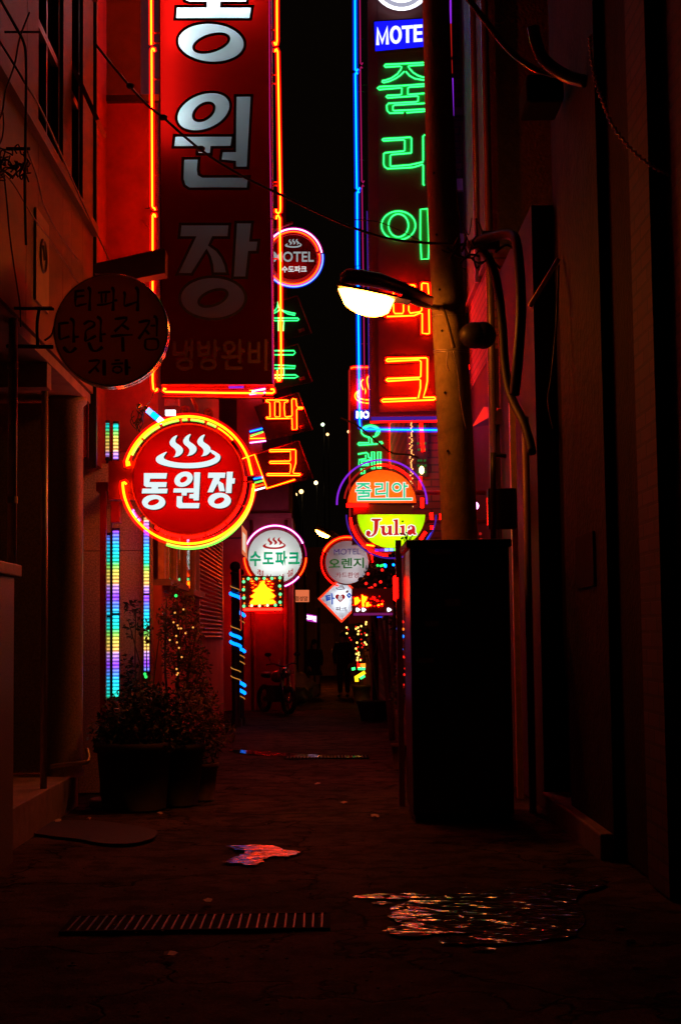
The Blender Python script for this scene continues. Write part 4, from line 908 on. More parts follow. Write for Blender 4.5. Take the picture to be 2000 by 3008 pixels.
# ---------------------------------------------------------------- white round sign
D7 = 33.1
r7, c, R = round_box('round_sign', 'white round sign with green Hangul and a red steam emblem', 808, 1635, 80, D7, .2,
    translucent('white_acrylic_round', (.85, .87, .86), (.6, .6, .6), .85), M_SIGNRED, [(-.05, .62), (-.42, .5), (.3, .35)], emit('round_white_tube', 40, 41, 40), tr=.018)
M_TG = emit('letter_green_lit', .0, .30, .12); M_TR = emit('letter_red_lit', .38, .01, .012)
flat([cr(q, 3, True) for q in steam(806, 1592, .113)], D7-.02, .006, 'emblem', M_TR, r7)
text('수도파크', 734, 1618, 880, 1663, D7-.02, 'lettering', M_TG, r7, .034, spacing=1.2)
for i, (ch, x, y, t) in enumerate([('최', 765, 1683, 22), ('신', 788, 1697, 8), ('시', 824, 1697, -6), ('설', 852, 1683, -22)]):
    text(ch, x-9, y-10, x+9, y+10, D7-.02, 'small_lettering', M_TR, r7, .015, tilt=math.tan(math.radians(t)))
neon(ell(808, 1635, 90, 91, 0, 50, -165, -25), D7-.04, .022, 'neon_ring', E_PINKW, r7)
neon(ell(808, 1635, 91, 91, 0, 12, -24, 0), D7-.04, .018, 'neon_ring', E_MAG, r7)
neon(ell(808, 1635, 91, 91, 0, 16, 2, 38), D7-.04, .018, 'neon_ring', E_ORANGE, r7)
neon(ell(808, 1635, 91, 91, 0, 16, 40, 72), D7-.04, .021, 'neon_ring', E_PINKW, r7)
neon(ell(808, 1635, 90, 91, 0, 20, 140, 178), D7-.04, .020, 'neon_ring', E_ORANGE, r7)
MB().tube([P(808, 1640, D7+.2), P(808, 1640, 33.5)], .05, 8).build('wall_arm', M_SIGNRED, r7, True)
# LED panel with a fir tree
D8 = 27.0
lp = thing('led_sign', 'red LED panel showing a yellow fir tree edged with green lights', 'sign', P(772, 1740, D8))
MB().poly(pl([(708, 1691), (834, 1692), (834, 1786), (712, 1787)], D8), (), .06).build('board', M_DARKRED, lp)
V8 = lambda p: zt(700, 1670, .10204, p)
tree = [(700, 350), (770, 350), (760, 430), (820, 500), (825, 530), (900, 570), (990, 620), (1040, 635), (930, 660), (1000, 720), (1075, 790), (1010, 855), (860, 885), (1000, 890), (1080, 960), (1070, 1000), (960, 1020), (360, 1045), (330, 1000), (350, 950), (430, 880), (440, 850), (360, 830), (350, 790), (430, 740), (490, 680), (420, 655), (410, 640), (560, 540), (620, 430)]
flat([V8(tree)], D8-.012, .01, 'led_tree', emit('led_yellow', 28.0, 1.1, .015), lp)
ml = MB(); 
for (x, y, w, h) in [(400, 365, 110, 26), (880, 370, 110, 34), (640, 380, 60, 20), (860, 445, 90, 14), (980, 440, 90, 18), (500, 475, 100, 14), (940, 525, 100, 18), (420, 430, 80, 12), (420, 540, 80, 10), (830, 320, 30, 40)]:
    MB().poly(pl(V8([(x-w/2, y), (x, y-h/2), (x+w/2, y), (x, y+h/2)]), D8-.012), (), .008).build('led_streak', E_REDL, lp)
M_BG = emit('led_green', .25, 1.6, .5); M_BO = emit('led_orange', 2.4, .35, .03); M_BW = emit('led_cream', 2.5, 2.2, .9)
def beads(pts, d, r, name, m, par, push=-.02):
    first = None
    for (x, y) in pts:
        q = P(x, y, d)+Vector((0, push, 0))
        if first is None: first = MB().ball((0, 0, 0), r, 8).build(name, m, None, True); o = first
        else: o = first.copy(); COL.objects.link(o)
        o.parent = par; o.location = q-wloc(par)
beads(V8([(160, 380), (155, 610), (165, 845), (165, 1085), (295, 295), (525, 295), (750, 285), (970, 285), (1200, 270), (1195, 505), (1210, 740), (1205, 970), (1070, 1055)]), D8, .028, 'led', M_BG, lp)
beads(V8([(390, 1070), (615, 1075), (845, 1060)]), D8, .024, 'led', M_BW, lp)
beads(V8([(155, 300), (170, 530), (165, 770), (180, 1005), (380, 305), (605, 290), (1055, 280), (1195, 350), (1215, 585), (1210, 820), (1225, 1055), (325, 1080), (770, 1070)]), D8, .015, 'led', M_BO, lp)
MB().tube([P(716, 1740, D8+.04), P(695, 1740, 27.55)], .02, 6).build('wall_arm', M_STEEL, lp, True)
own(MB().tube(pl([(716, 1790), (828, 1789)], 32.95), .03, 8), 'neon_bar', emit('under_red', 38, .12, .05), 'level red tube glowing on the red wall under the tree panel', 'neon light', smooth=True)  # added lamp, put in to redden the wall below the panel
# little orange flag sign
fs5 = thing('flag_sign', 'small orange and white sign seen almost edge-on beside the ringed white sign', 'sign', P(717, 1595, 24))
MB().poly(pl([(710, 1541), (725, 1560), (726, 1642), (711, 1626)], 24.0), (), .08).build('board', emit('orange_board', .75, .16, .06), fs5)
MB().box(-1.76, P(712, 0, 24).x, 24.02, 24.07, P(0, 1590, 24).z, P(0, 1586, 24).z).build('wall_arm', M_STEEL, fs5)
MB().poly(pl([(713, 1562), (722, 1572), (722, 1625), (713, 1614)], 23.985), (), .01).build('lettering', emit('soft_white', .85, .6, .45), fs5)

# ================================================================== TALL DARK SIGN WITH GREEN AND RED NEON (right)
D9 = 20.0
js = thing('tall_sign', 'tall dark red sign with green then red outlined neon Hangul and a cyan border tube', 'sign', P(1200, 1235, D9))
MB().poly(pl([(1078, -330), (1325, -330), (1330, 1222), (1086, 1230)], D9), (), .3).build('cabinet', M_DARKRED, js)
MB().poly(pl([(1108, -330), (1300, -330), (1304, 1205), (1112, 1212)], D9-.02), (), .018).build('face', mat('sign_face_red', (.1, .012, .012), .5, 0, .15, 4), js)
G9 = lambda oy: (lambda p: zt(1060, oy, .17857, p)); H9 = lambda p: zt(940, 600, .29677, p)
a = G9(160)
L9 = D9-.075; r9 = .0135
neons([a([(1100, 130), (720, 150), (400, 165), (383, 187), (400, 208), (640, 193), (668, 208), (655, 245), (600, 320), (500, 390), (400, 425), (350, 432), (345, 450), (375, 463), (470, 440), (570, 395), (650, 340), (712, 278)]),
       a([(735, 278), (800, 350), (880, 395), (1020, 420), (1100, 415), (1095, 380), (1020, 375), (940, 350), (860, 300), (800, 235), (775, 195), (800, 183), (1010, 173), (1100, 165)]),
       a([(1110, 480), (720, 510), (300, 530), (270, 555), (300, 578), (640, 550), (672, 555), (668, 650), (640, 665), (430, 675), (412, 695), (440, 715), (700, 695), (920, 682), (940, 690), (938, 765), (900, 780), (450, 805), (422, 840), (430, 920), (470, 965), (700, 958)]),
       a([(1110, 518), (800, 535), (772, 550), (770, 655), (800, 658), (1030, 640), (1110, 638), (1108, 795), (1030, 805), (550, 832), (525, 850), (525, 915), (550, 925), (1040, 900), (1110, 895)]), a([(745, 958), (1040, 935), (1110, 930)])], L9, r9, 'neon_letter', E_GREEN, js)
a = G9(380)
neons([a([(365, 185), (350, 168), (365, 155), (815, 130), (830, 145), (828, 385)]), a([(365, 188), (700, 170), (720, 185), (718, 345), (700, 358), (400, 385), (375, 400), (372, 560), (385, 610), (430, 645), (600, 640), (850, 625), (940, 600), (1010, 575), (1022, 590), (1022, 905), (1045, 920)]),
       a([(828, 388), (500, 415), (482, 430), (482, 600), (500, 608), (800, 585), (940, 555), (1018, 535), (1022, 500), (1020, 110), (1050, 90)])], L9, r9, 'neon_letter', E_GREEN, js)
neons([('cs', H9(ell(775, 210, 168, 142, 0, 16))), ('cs', H9(ell(775, 210, 98, 114, 0, 14))), ('c', H9([(1065, 45), (992, 50), (990, 330), (1002, 545), (1072, 540), (1078, 400), (1066, 60)]))], L9, r9, 'neon_letter', E_GREEN, js)
neons([H9([(650, 830), (640, 815), (650, 800), (930, 800), (940, 812), (930, 825), (880, 826), (876, 1050), (890, 1078), (985, 1066), (1005, 1050), (1005, 790), (1015, 780), (1065, 785), (1075, 905), (1100, 915), (1135, 918)]), H9([(1135, 940), (1100, 938), (1072, 945)]), H9([(650, 830), (725, 828), (727, 1060), (740, 1082), (815, 1082), (825, 1060), (822, 830)]),
       H9([(1075, 1010), (1080, 1280), (1060, 1282), (1010, 1276), (1010, 1082), (985, 1078), (930, 1102), (660, 1112)])], L9, .0155, 'neon_letter', E_REDL, js)
neons([H9([(980, 1540), (665, 1556), (652, 1545), (665, 1530), (1050, 1520), (1060, 1530), (1060, 1750), (1045, 1830), (1020, 1912), (1130, 1910), (1142, 1925), (1125, 1936), (620, 1956), (608, 1942), (625, 1930), (955, 1918)]), H9([(985, 1545), (998, 1560), (995, 1705), (980, 1714), (665, 1726), (652, 1740), (670, 1752), (980, 1732), (992, 1742), (992, 1820), (970, 1920)])], L9, .0165, 'neon_letter', E_REDL, js)
T9 = [[(640, 1512), (1078, 1505), (1075, 1555), (642, 1575)], [(985, 1555), (1075, 1555), (1070, 1780), (1030, 1905), (970, 1905), (985, 1800)], [(645, 1715), (985, 1702), (985, 1742), (645, 1762)], [(598, 1920), (1152, 1898), (1152, 1945), (598, 1965)],
      [(988, 768), (1100, 768), (1085, 1290), (990, 1290)], [(630, 1082), (1000, 1072), (960, 1110), (630, 1125)], [(640, 790), (950, 785), (955, 830), (640, 838)], [(730, 830), (815, 830), (815, 1075), (735, 1075)], [(882, 830), (950, 830), (950, 1065), (886, 1065)]]
flat([H9(q) for q in T9], D9-.055, .034, 'letter_tray', M_TRAY, js)
a = G9(160); b9 = G9(380)
flat([a([(400, 160), (1090, 135), (1090, 170), (400, 205)]), a([(290, 530), (1100, 485), (1100, 520), (290, 575)]), a([(670, 550), (770, 545), (770, 660), (670, 660)]), a([(420, 672), (1100, 640), (1100, 690), (420, 712)]), a([(940, 690), (1100, 690), (1100, 790), (940, 790)]), a([(430, 810), (525, 800), (525, 960), (430, 940)]), a([(525, 915), (1100, 895), (1100, 930), (525, 962)]), a([(690, 200), (770, 200), (730, 275), (700, 275)]),
      b9([(720, 160), (828, 140), (828, 380), (720, 360)]), b9([(375, 400), (482, 420), (482, 620), (385, 620)]), H9([(995, 50), (1065, 50), (1072, 540), (1002, 545)])], D9-.055, .034, 'letter_tray', M_TRAYG, js)
b = MB().poly(pl(H9(ell(775, 210, 168, 142, 0, 24)), D9-.055), [pl(H9(ell(775, 210, 98, 114, 0, 20)), D9-.055)], .034); b.build('letter_tray', M_TRAYG, js)
# blue motel plate and emblem at the top
bp_ = MB().poly(pl([(1096, 61), (1320, 47), (1322, 132), (1099, 153)], D9-.1), (), .09).build('plate_frame', M_CHROME, js)
MB().poly(pl([(1099, 64), (1320, 50), (1320, 129), (1102, 149)], D9-.112), (), .01).build('plate_face', emit('blue_plate', .008, .008, 1.15), bp_)
U_ = lambda p: zt(1060, 0, .17857, p); E_PW = emit('plate_white', 1.1, 1.15, 1.15)
def letters_on_plate():
    for q in ([[(275, 712), (275, 478), (350, 690), (428, 462), (433, 702)]], [ell(572, 570, 74, 122, 0, 20)+[(646, 570)]], [[(695, 450), (832, 440)], [(764, 450), (766, 675)]], [[(985, 428), (888, 434), (890, 662), (985, 656)], [(890, 545), (980, 540)]], [[(1050, 425), (1052, 650), (1130, 645)]]):
        stroke_text([U_(w) for w in q], 4.6, D9-.125, 'lettering', E_PW, bp_)
em = MB().lathe((P(1178, -50, D9).x, D9-.1, P(1178, -50, D9).z), [(.42, .02), (.42, 0), (.004, -.002)], 40, 'Y').build('emblem_disc', emit('emblem_glow', .42, .42, .55), js, True)
c = P(1178, -50, D9-.12); nb_ = lambda rr, a0, a1, m, w: MB().tube([(c.x+rr*math.cos(math.radians(a0+(a1-a0)*i/30)), D9-.13, c.z+rr*math.sin(math.radians(a0+(a1-a0)*i/30))) for i in range(31)], w, 8).build('emblem_tube', m, em, True)
nb_(.365, 0, 360, E_WHITE, .024); nb_(.26, 215, 300, E_WHITE, .018); nb_(.19, 190, 262, E_PINKW, .02); nb_(.21, 282, 318, E_GREEN, .024)
# border tubes
R9 = .0155
tubes([[(1041, -330), (1043.5, 205), (1047, 209), (1051, 203)], [(1050, 217), (1046, 213), (1043.6, 217), (1048, 553), (1052, 559), (1056, 551)], [(1055, 566), (1051, 562), (1048.5, 566), (1050, 780)], [(1050.5, 783), (1056, 1240), (1058, 1256), (1066, 1261), (1240, 1263), (1345, 1264)]], 'border_tube', E_CYAN, js, D9-.09, .0195)
tubes([[(1054, -330), (1058.5, 186), (1062, 190), (1065, 184)], [(1064, 200), (1060, 196), (1058, 200), (1062.5, 532), (1066, 537), (1069, 531)], [(1068, 548), (1065, 543), (1063, 548), (1068, 900), (1071, 1215)]], 'trim_tube', E_MAG, js, D9-.06, .0085)
tubes([[(1078, 620), (1085, 1225)]], 'trim_tube', E_VIOLETD, js, D9-.03, .008)
tubes([[(1321, -330), (1323, 68)], [(1328, 230), (1330, 340)], [(1326.5, 345), (1328, 470)], [(1329, 475), (1331, 600)], [(1332, 640), (1334, 790)]], 'border_tube', E_PURPLE, js, D9-.09, .014)
tubes([[(1323, 70), (1324.5, 165), (1320, 171), (1317, 164)], [(1317, 181), (1320, 174), (1325, 178), (1326, 215)]], 'border_tube', E_DIMRED, js, D9-.09, .014)
for y in (228, 520, 560): 
    o = MB().ball(P(1318 if y == 228 else 1325, y, D9-.1), .022, 8).build('tube_cap', E_CYAN, js, True)
tubes([[(1090, 1230), (1290, 1228), (1345, 1228)]], 'base_tube', E_VIOLETD, js, D9-.09, .026)  # glowing violet tube stands in for light on the glossy bottom edge
tubes([[(1088, 1240), (1200, 1238), (1345, 1236)]], 'base_tube', E_PURE, js, D9-.09, .011)
tubes([[(1372, 1085), (1386, 1068)], [(1396, 1075), (1397, 1180)]], 'side_tube', E_PURE, js, D9+.4, .022)
tubes([[(1380, 1085), (1378, 1245)], [(1399, 1190), (1400, 1240), (1380, 1262)]], 'side_tube', E_MAG, js, D9+.4, .012)
tubes([[(1372, 1268), (1386, 1254)]], 'side_tube', emit('tube_blue', .02, .1, 1.6), js, D9+.4, .014)
for y in (115, 250, 270, 470, 640, 700, 930, 1010): MB().tube([P(1044, y, D9-.09), P(1080, y, D9)], .006, 5).build('standoff', M_STEEL, js, True)
for y in (250, 430, 480, 700): MB().tube([P(1330, y, D9-.09), P(1305, y, D9)], .006, 5).build('standoff', M_STEEL, js, True)
for z in (6.5, 8.6): MB().box(P(1328, 0, D9).x, 1.96, D9+.1, D9+.2, z, z+.1).build('wall_arm', M_STEEL, js)

# ---------------------------------------------------------------- split round sign (orange half over lime half)
D10 = 18.0
r10 = thing('split_sign', 'split round sign, orange half disc above a lime half disc, with violet tubes', 'sign', P(1130, 1490, D10))
J_ = lambda p: zt(900, 1300, .2551, p)
def half(pts, mname, tcol, tubes_, lab):
    q = pl(pts, D10); MB().poly(q).build('face', translucent(mname, tcol, tuple(v*.4 for v in tcol), .9), r10)
    b = MB(); bk_ = Vector((0, .2, 0))
    for i in range(len(q)): a, c = q[i], q[(i+1) % len(q)]; b.add([a, c, c+bk_, a+bk_], [(0, 1, 2, 3)])
    b.poly([p+bk_ for p in q]); b.build('inner_wall', M_WHITEBOX, r10)
    cx = sum(p[0] for p in pts)/len(pts); cy = sum(p[1] for p in pts)/len(pts)
    pts2 = [(cx+(x-cx)*1.03, cy+(y-cy)*1.04) for x, y in pts]; q2 = [p+Vector((0, -.005, 0)) for p in pl(pts2, D10)]
    o = MB(); bk2 = Vector((0, .215, 0))
    for i in range(len(q2)): a, c = q2[i], q2[(i+1) % len(q2)]; o.add([a, c, c+bk2, a+bk2], [(0, 1, 2, 3)])
    o.poly([p+bk2 for p in q2]); o.add(q+q2, [(i, (i+1) % len(q), (i+1) % len(q)+len(q), i+len(q)) for i in range(len(q))]); o.build('rim', M_SIGNRED, r10)
    t = MB()
    for (x0, y0, x1, y1) in tubes_: t.tube(pl(J_([(x0, y0), (x1, y1)]), D10+.11), .016, 8)
    t.build('inner_tube', emit('split_tube', 6.5, 6.5, 5.5), r10, True)
half(J_(ell(870, 700, 392, 384, 0, 40, 181, 359)), 'orange_acrylic', (1, .085, .004), [(640, 480, 1100, 480), (560, 610, 1190, 610)], '')
half(J_(ell(975, 828, 390, 386, 0, 40, 0, 180)), 'lime_acrylic', (.5, .98, .002), [(700, 920, 1250, 920), (800, 1070, 1150, 1070)], '')
E_JW = emit('split_white', 1.0, 1.0, .92); E_JT = emit('split_teal', .02, .62, .28); E_JR = emit('split_red', .6, .012, .012)
def stroke_text(strokes, w, d, name, m, par, th=.006):
    b = MB()
    for s in strokes:
        closed = s[0] == s[-1] and len(s) > 2; L = [Vector(p) for p in s]; 
        if closed: L = L[:-1]
        n = len(L); A = []; B = []
        for i in range(n):
            a = L[i-1] if (i or closed) else L[0]; c = L[(i+1) % n] if (i < n-1 or closed) else L[-1]
            t1 = (L[i]-a); t2 = (c-L[i]); t1 = t1.normalized() if t1.length else t2.normalized(); t2 = t2.normalized() if t2.length else t1
            n1 = Vector((-t1.y, t1.x)); n2 = Vector((-t2.y, t2.x)); h = n1+n2; h = h.normalized() if h.length > .1 else n1
            k = min(1.7, 1/max(.4, h.dot(n1))); e = Vector((0, 0))
            if not closed: e = (-t2 if i == 0 else t1 if i == n-1 else Vector((0, 0)))*w
            A.append(L[i]+h*w*k+e); B.append(L[i]-h*w*k+e)
        for i in range(n if closed else n-1):
            j = (i+1) % n; b.poly([P(p.x, p.y, d) for p in (A[i], A[j], B[j], B[i])], (), th)
    return b.build(name, m, par)
jl = [[[(590, 475), (718, 475)], [(655, 478), (630, 505), (595, 522)], [(655, 485), (680, 505), (715, 522)], [(578, 553), (735, 553)], [(657, 555), (657, 585)], [(600, 582), (718, 582), (718, 615), (600, 622), (600, 655), (1205, 650)]],
      [[(800, 478), (872, 478), (872, 530), (802, 538), (802, 592), (905, 585)], [(930, 468), (928, 620)]],
      [[(q[0], q[1]) for q in ell(1040, 515, 45, 43, 0, 14)]+[(1085, 515)], [(1125, 472), (1125, 625)], [(1130, 503), (1155, 502)]]]
for s in jl: s_ = [J_(q) for q in s]; stroke_text(s_, 4.6, D10-.012, 'letter_edge', E_JW, r10); stroke_text(s_, 2.6, D10-.02, 'lettering', E_JT, r10)
ju = [[(750, 878), (860, 878), (858, 893), (828, 903), (822, 1000), (802, 1050), (762, 1082), (712, 1086), (684, 1062), (690, 1022), (716, 1012), (740, 1030), (736, 1055), (722, 1066), (746, 1070), (770, 1045), (780, 1000), (782, 905), (750, 895)],
      [(848, 962), (902, 956), (902, 1028), (915, 1045), (940, 1035), (945, 985), (930, 972), (930, 962), (980, 955), (980, 1045), (992, 1055), (992, 1064), (950, 1068), (945, 1052), (915, 1070), (880, 1066), (866, 1040), (866, 985), (848, 972)],
      [(1000, 890), (1052, 884), (1052, 1045), (1066, 1055), (1066, 1064), (1003, 1067), (1003, 1057), (1018, 1047), (1018, 906), (1000, 900)],
      [(1075, 960), (1127, 952), (1127, 1045), (1141, 1055), (1141, 1063), (1080, 1066), (1080, 1056), (1093, 1047), (1093, 980), (1075, 972)],
      [(1165, 990), (1170, 965), (1205, 950), (1240, 962), (1250, 985), (1250, 1040), (1266, 1050), (1264, 1060), (1235, 1062), (1222, 1048), (1195, 1067), (1168, 1058), (1158, 1035), (1170, 1010), (1213, 995), (1213, 972), (1198, 964), (1188, 974), (1190, 990)]]
for q in ju:
    q = J_(q); outline([q], D10-.012, 2.6, 'letter_edge', E_JW, r10); flat([q], D10-.02, .004, 'lettering', E_JR, r10)
flat([J_(ell(1106, 908, 13, 15, 0, 12))], D10-.02, .004, 'lettering', mat('brown_dot', (.1, .04, .02)), r10)
flat([J_([(715, 712), (1220, 712), (1222, 818), (715, 818)])], D10+.02, .1, 'middle_box', mat('box_grey', (.22, .16, .14), .5, 0, .1), r10)
flat([J_([(540, 740), (712, 740), (712, 825), (540, 825)])], D10+.03, .1, 'middle_box', M_SIGNRED, r10)
neon(J_([(462, 724), (708, 722)]), D10-.02, .026, 'tube', E_PURE, r10)
neon(J_(ell(868, 700, 517, 500, 0, 60, 178, 361)), D10-.03, .0125, 'neon_ring', E_PURPLE, r10)
neon(J_(ell(868, 700, 432, 442, 0, 40, 187, 340)), D10-.02, .013, 'neon_ring', E_DIMRED, r10)
neon(J_(ell(868, 700, 425, 440, 0, 30, 262, 322)), D10-.035, .015, 'neon_ring', E_PURE, r10)
neon(J_(ell(975, 832, 515, 500, 0, 60, 0, 180)), D10-.03, .011, 'neon_ring', E_VIOLETD, r10)
neon(J_(ell(975, 832, 467, 470, 0, 50, 95, 176)), D10-.03, .015, 'neon_ring', E_PURE, r10)
neon(J_(ell(975, 832, 430, 440, 0, 50, 90, 165)), D10+.05, .016, 'neon_ring', E_DIMRED, r10)
neon(J_([(690, 1178), (780, 1190)]), D10-.04, .015, 'neon_ring', E_YEL, r10)
for w_ in ([(1260, 580), (2060, 576)], [(1380, 910), (2060, 912)]): MB().tube(pl(J_(w_), D10+.1), .025, 8).build('wall_arm', M_SIGNRED, r10, True)
tubes([J_([(1330, 640), (1330, 750)]), J_([(1437, 810), (1440, 890)]), J_([(1550, 820), (1552, 890)]), J_([(1440, 960), (1445, 1000)]), J_([(1370, 1030), (1310, 1120)])], 'tube', E_PURE, r10, D10+.3, .022)
tubes([J_([(1440, 1040), (1375, 1140)])], 'tube', emit('tube_blue', .02, .1, 1.6), r10, D10+.3, .014)
b = MB(); 
lb = thing('led_rope', 'short rope light running violet to green under the lime half disc', 'rope light', P(1140, 1617, 17.6))
for k, m in enumerate((E_PURPLE, E_PURPLE, E_BLUEW, E_BLUEW, E_LIME)):
    MB().tube(pl([(1101+k*14, 1616-k*.4), (1113+k*14, 1616-k*.4)], 17.6), .016, 8).build('led', m, lb, True)

letters_on_plate()
# ---------------------------------------------------------------- vertical sign with green letters (middle right)
D11 = 26.0
v11 = thing('letter_sign', 'narrow sign framed in red neon with a steam emblem and green neon letters', 'sign', P(1087, 1560, D11))
MB().poly(pl([(1027, 1078), (1150, 1074), (1154, 1600), (1034, 1600)], D11), (), .2).build('cabinet', M_DARKRED, v11)
neon([(1028, 1560), (1026, 1240), (1026, 1090), (1030, 1081), (1038, 1079), (1085, 1079), (1146, 1077)], D11-.05, .018, 'border_tube', E_DIMRED, v11)
neon([(1030, 1082), (1038, 1079), (1083, 1079)], D11-.06, .02, 'border_tube', E_ORANGE, v11)
neon([(1146, 1078), (1146, 1240)], D11-.05, .018, 'border_tube', E_DIMRED, v11); neon([(1146, 1242), (1148, 1376)], D11-.05, .026, 'border_tube', E_PURE, v11)
O5 = lambda p: zt(980, 1050, .08929, p)
neons([('os', O5([(970, 720), (910, 790), (900, 870), (930, 970), (970, 1070)])), ('os', O5([(1010, 990), (1045, 1090), (1040, 1160), (1015, 1210)])), ('os', O5([(1160, 600), (1105, 680), (1100, 800), (1130, 940), (1165, 1060)])), ('os', O5([(1200, 1000), (1230, 1100), (1220, 1180), (1200, 1240)])),
       ('os', O5([(830, 1090), (730, 1170), (700, 1270), (740, 1370), (850, 1450), (1010, 1495), (1180, 1505), (1350, 1490), (1480, 1440), (1580, 1340), (1560, 1200), (1470, 1100)])), ('os', O5([(810, 1150), (770, 1220), (800, 1310), (900, 1360), (1040, 1390), (1200, 1395), (1380, 1370)]))], D11-.06, .018, 'emblem', E_REDL, v11)
flat([O5([(900, 1350), (1400, 1340), (1380, 1480), (950, 1480)]), O5([(1110, 1080), (1200, 1080), (1190, 1290), (1110, 1290)])], D11-.03, .02, 'letter_tray', M_TRAY, v11)
pf = MB().poly(pl([(1041, 1204), (1130, 1202), (1130, 1232), (1041, 1233)], D11-.04), (), .03).build('plate', emit('blue_plate2', .01, .01, .55), v11)
text('MOTEL', 1046, 1207, 1126, 1229, D11-.05, 'lettering', E_WHITE, pf, .06, spacing=1.1)
K5 = lambda p: zt(1000, 1200, .2551, p)
neons([('cs', K5(ell(343, 262, 104, 68, 0, 16))), ('os', K5([(270, 250), (300, 215), (350, 205), (400, 220), (425, 255), (400, 305)])), K5([(326, 335), (328, 395), (210, 395), (200, 408), (212, 422), (420, 408), (430, 400)]), K5([(355, 335), (360, 395), (372, 400)]), ('c', K5([(450, 385), (475, 385), (485, 398), (460, 410), (447, 400)]))], D11-.06, .0165, 'neon_letter', E_GREEN2, v11)
neons([K5([(200, 525), (300, 508), (318, 525), (322, 560), (352, 575)]), K5([(290, 535), (292, 578), (215, 590), (210, 655), (325, 652), (330, 640), (240, 632), (236, 605), (300, 600), (352, 585)]), ('c', K5([(358, 500), (388, 500), (390, 695), (362, 695)])), ('c', K5([(428, 500), (462, 500), (460, 692), (430, 690)])), K5([(238, 690), (240, 752), (275, 745), (275, 688)])], D11-.06, .0165, 'neon_letter', E_GREEN2, v11)
MB().box(P(1150, 0, D11).x, 1.2, D11+.05, D11+.12, 5.2, 5.28).build('wall_arm', M_STEEL, v11)
# lit strips on the brick front behind
sv = thing('light_curtain', 'vertical string of warm twinkling bulbs down the brick front', 'string lights', P(1207, 1300, 20.4))
beads([(1206+random.gauss(0, 2.0)+(4 if i % 3 == 0 else 0), 1240+i*4.6) for i in range(56)], 20.4, .011, 'bulb', emit('bulb_amber', 2.2, .8, .2), sv)
MB().tube(pl([(1207, 1238), (1209, 1500)], 20.42), .004, 4).build('wire', M_CABLE, sv)
sv = thing('neon_bar', 'red upright tube beside the twinkling bulb string', 'neon light', P(1240, 1300, 20.4))
MB().tube(pl([(1236, 1242), (1242, 1326)], 20.4), .022, 8).build('tube', E_PURE, sv, True); MB().tube(pl([(1235, 1400), (1232, 1436)], 20.4), .02, 8).build('tube', E_PURE, sv, True)
sg = thing('display_board', 'dim green lettered display board on the brick front', 'sign', P(1242, 1350, 20.5))
MB().poly(pl([(1222, 1240), (1256, 1240), (1256, 1400), (1222, 1400)], 20.5), (), .05).build('board', M_FRAME, sg)
b = MB()
for y in (1250, 1300, 1318, 1350, 1365, 1384):
    for k in range(3):
        x = 1226+k*9+random.uniform(-2, 2); b.poly(pl([(x, y), (x+6, y-1), (x+6, y+5), (x, y+6)], 20.48), (), .01)
b.build('lettering', emit('dim_green', .02, .12, .02), sg)
own(MB().ball(P(1238, 1381, 20.3), .035, 10, (1, 1, 1.6)), 'wall_lamp', emit('warm_bulb', 6, 4, 1.5), 'small warm wall lamp below the green display board', 'lamp', smooth=True)

# ---------------------------------------------------------------- pale round sign with red ring
D12 = 28.0
r12, c, R = round_box('round_sign', 'pale round sign with violet and green lettering in a red ring, half hidden by leaves', 1019, 1652, 64, D12, .18,
    translucent('pale_acrylic', (.75, .72, .74), (.6, .5, .5), .8), M_SIGNRED, [(-.05, .0)], None)
b = MB().tube([(c.x-.02, D12+.12, c.z-.02), (c.x+.3, D12+.12, c.z+.05)], .02, 8).tube([(c.x-.1, D12+.1, c.z-.26), (c.x+.22, D12+.1, c.z-.24)], .016, 8); b.build('inner_tube', emit('pale_tube', 6, 6, 6), r12, True)
O6 = lambda p: zt(940, 1560, .11866, p)
text('MOTEL', 981, 1612, 1059, 1629, D12-.02, 'lettering', emit('lit_indigo', .03, .008, .13), r12, -.004, tilt=-.02)
text('오렌지', 965, 1639, 1069, 1670, D12-.02, 'lettering', emit('lit_green', .012, .10, .012), r12, .022, tilt=-.03)
text('카드환영', 986, 1681, 1053, 1697, D12-.02, 'small_lettering', emit('lit_red', .24, .03, .03), r12, .012)
neon(ell(1019, 1652, 75, 74, 0, 40, 205, 295), D12-.04, .02, 'neon_ring', E_ORANGE, r12)
neon(ell(1019, 1652, 75, 74, 0, 30, 110, 205), D12-.04, .013, 'neon_ring', E_PURE, r12); neon(ell(1019, 1652, 75, 74, 0, 40, 295, 360), D12-.04, .016, 'neon_ring', E_PURE, r12)
MB().tube([(c.x+R, D12+.1, c.z), (1.2, D12+.1, c.z)], .03, 8).build('wall_arm', M_STEEL, r12, True)
# diamond sign
D13 = 31.0
r13 = thing('diamond_sign', 'white diamond sign in a red neon border with blue letter and red heart', 'sign', P(1003, 1762, D13))
dq = [(941, 1759), (1003, 1700), (1064, 1762), (1003, 1822)]
q = pl(dq, D13); MB().poly(q).build('face', translucent('diamond_acrylic', (.75, .85, .9), (.5, .5, .5), .85), r13)
b = MB(); bk_ = Vector((0, .18, 0))
for i in range(4): a, c2 = q[i], q[(i+1) % 4]; b.add([a, c2, c2+bk_, a+bk_], [(0, 1, 2, 3)])
b.poly([p+bk_ for p in q]); b.build('inner_wall', M_WHITEBOX, r13)
MB().tube(pl([(985, 1748), (1025, 1748)], D13+.1), .018, 8).tube(pl([(985, 1778), (1020, 1778)], D13+.1), .018, 8).build('inner_tube', emit('diamond_tube', 10, 10, 10.5), r13, True)
q2 = [(1003+(x-1003)*1.06, 1762+(y-1762)*1.06) for x, y in dq]
o = MB(); qq = pl(q2, D13+.01)
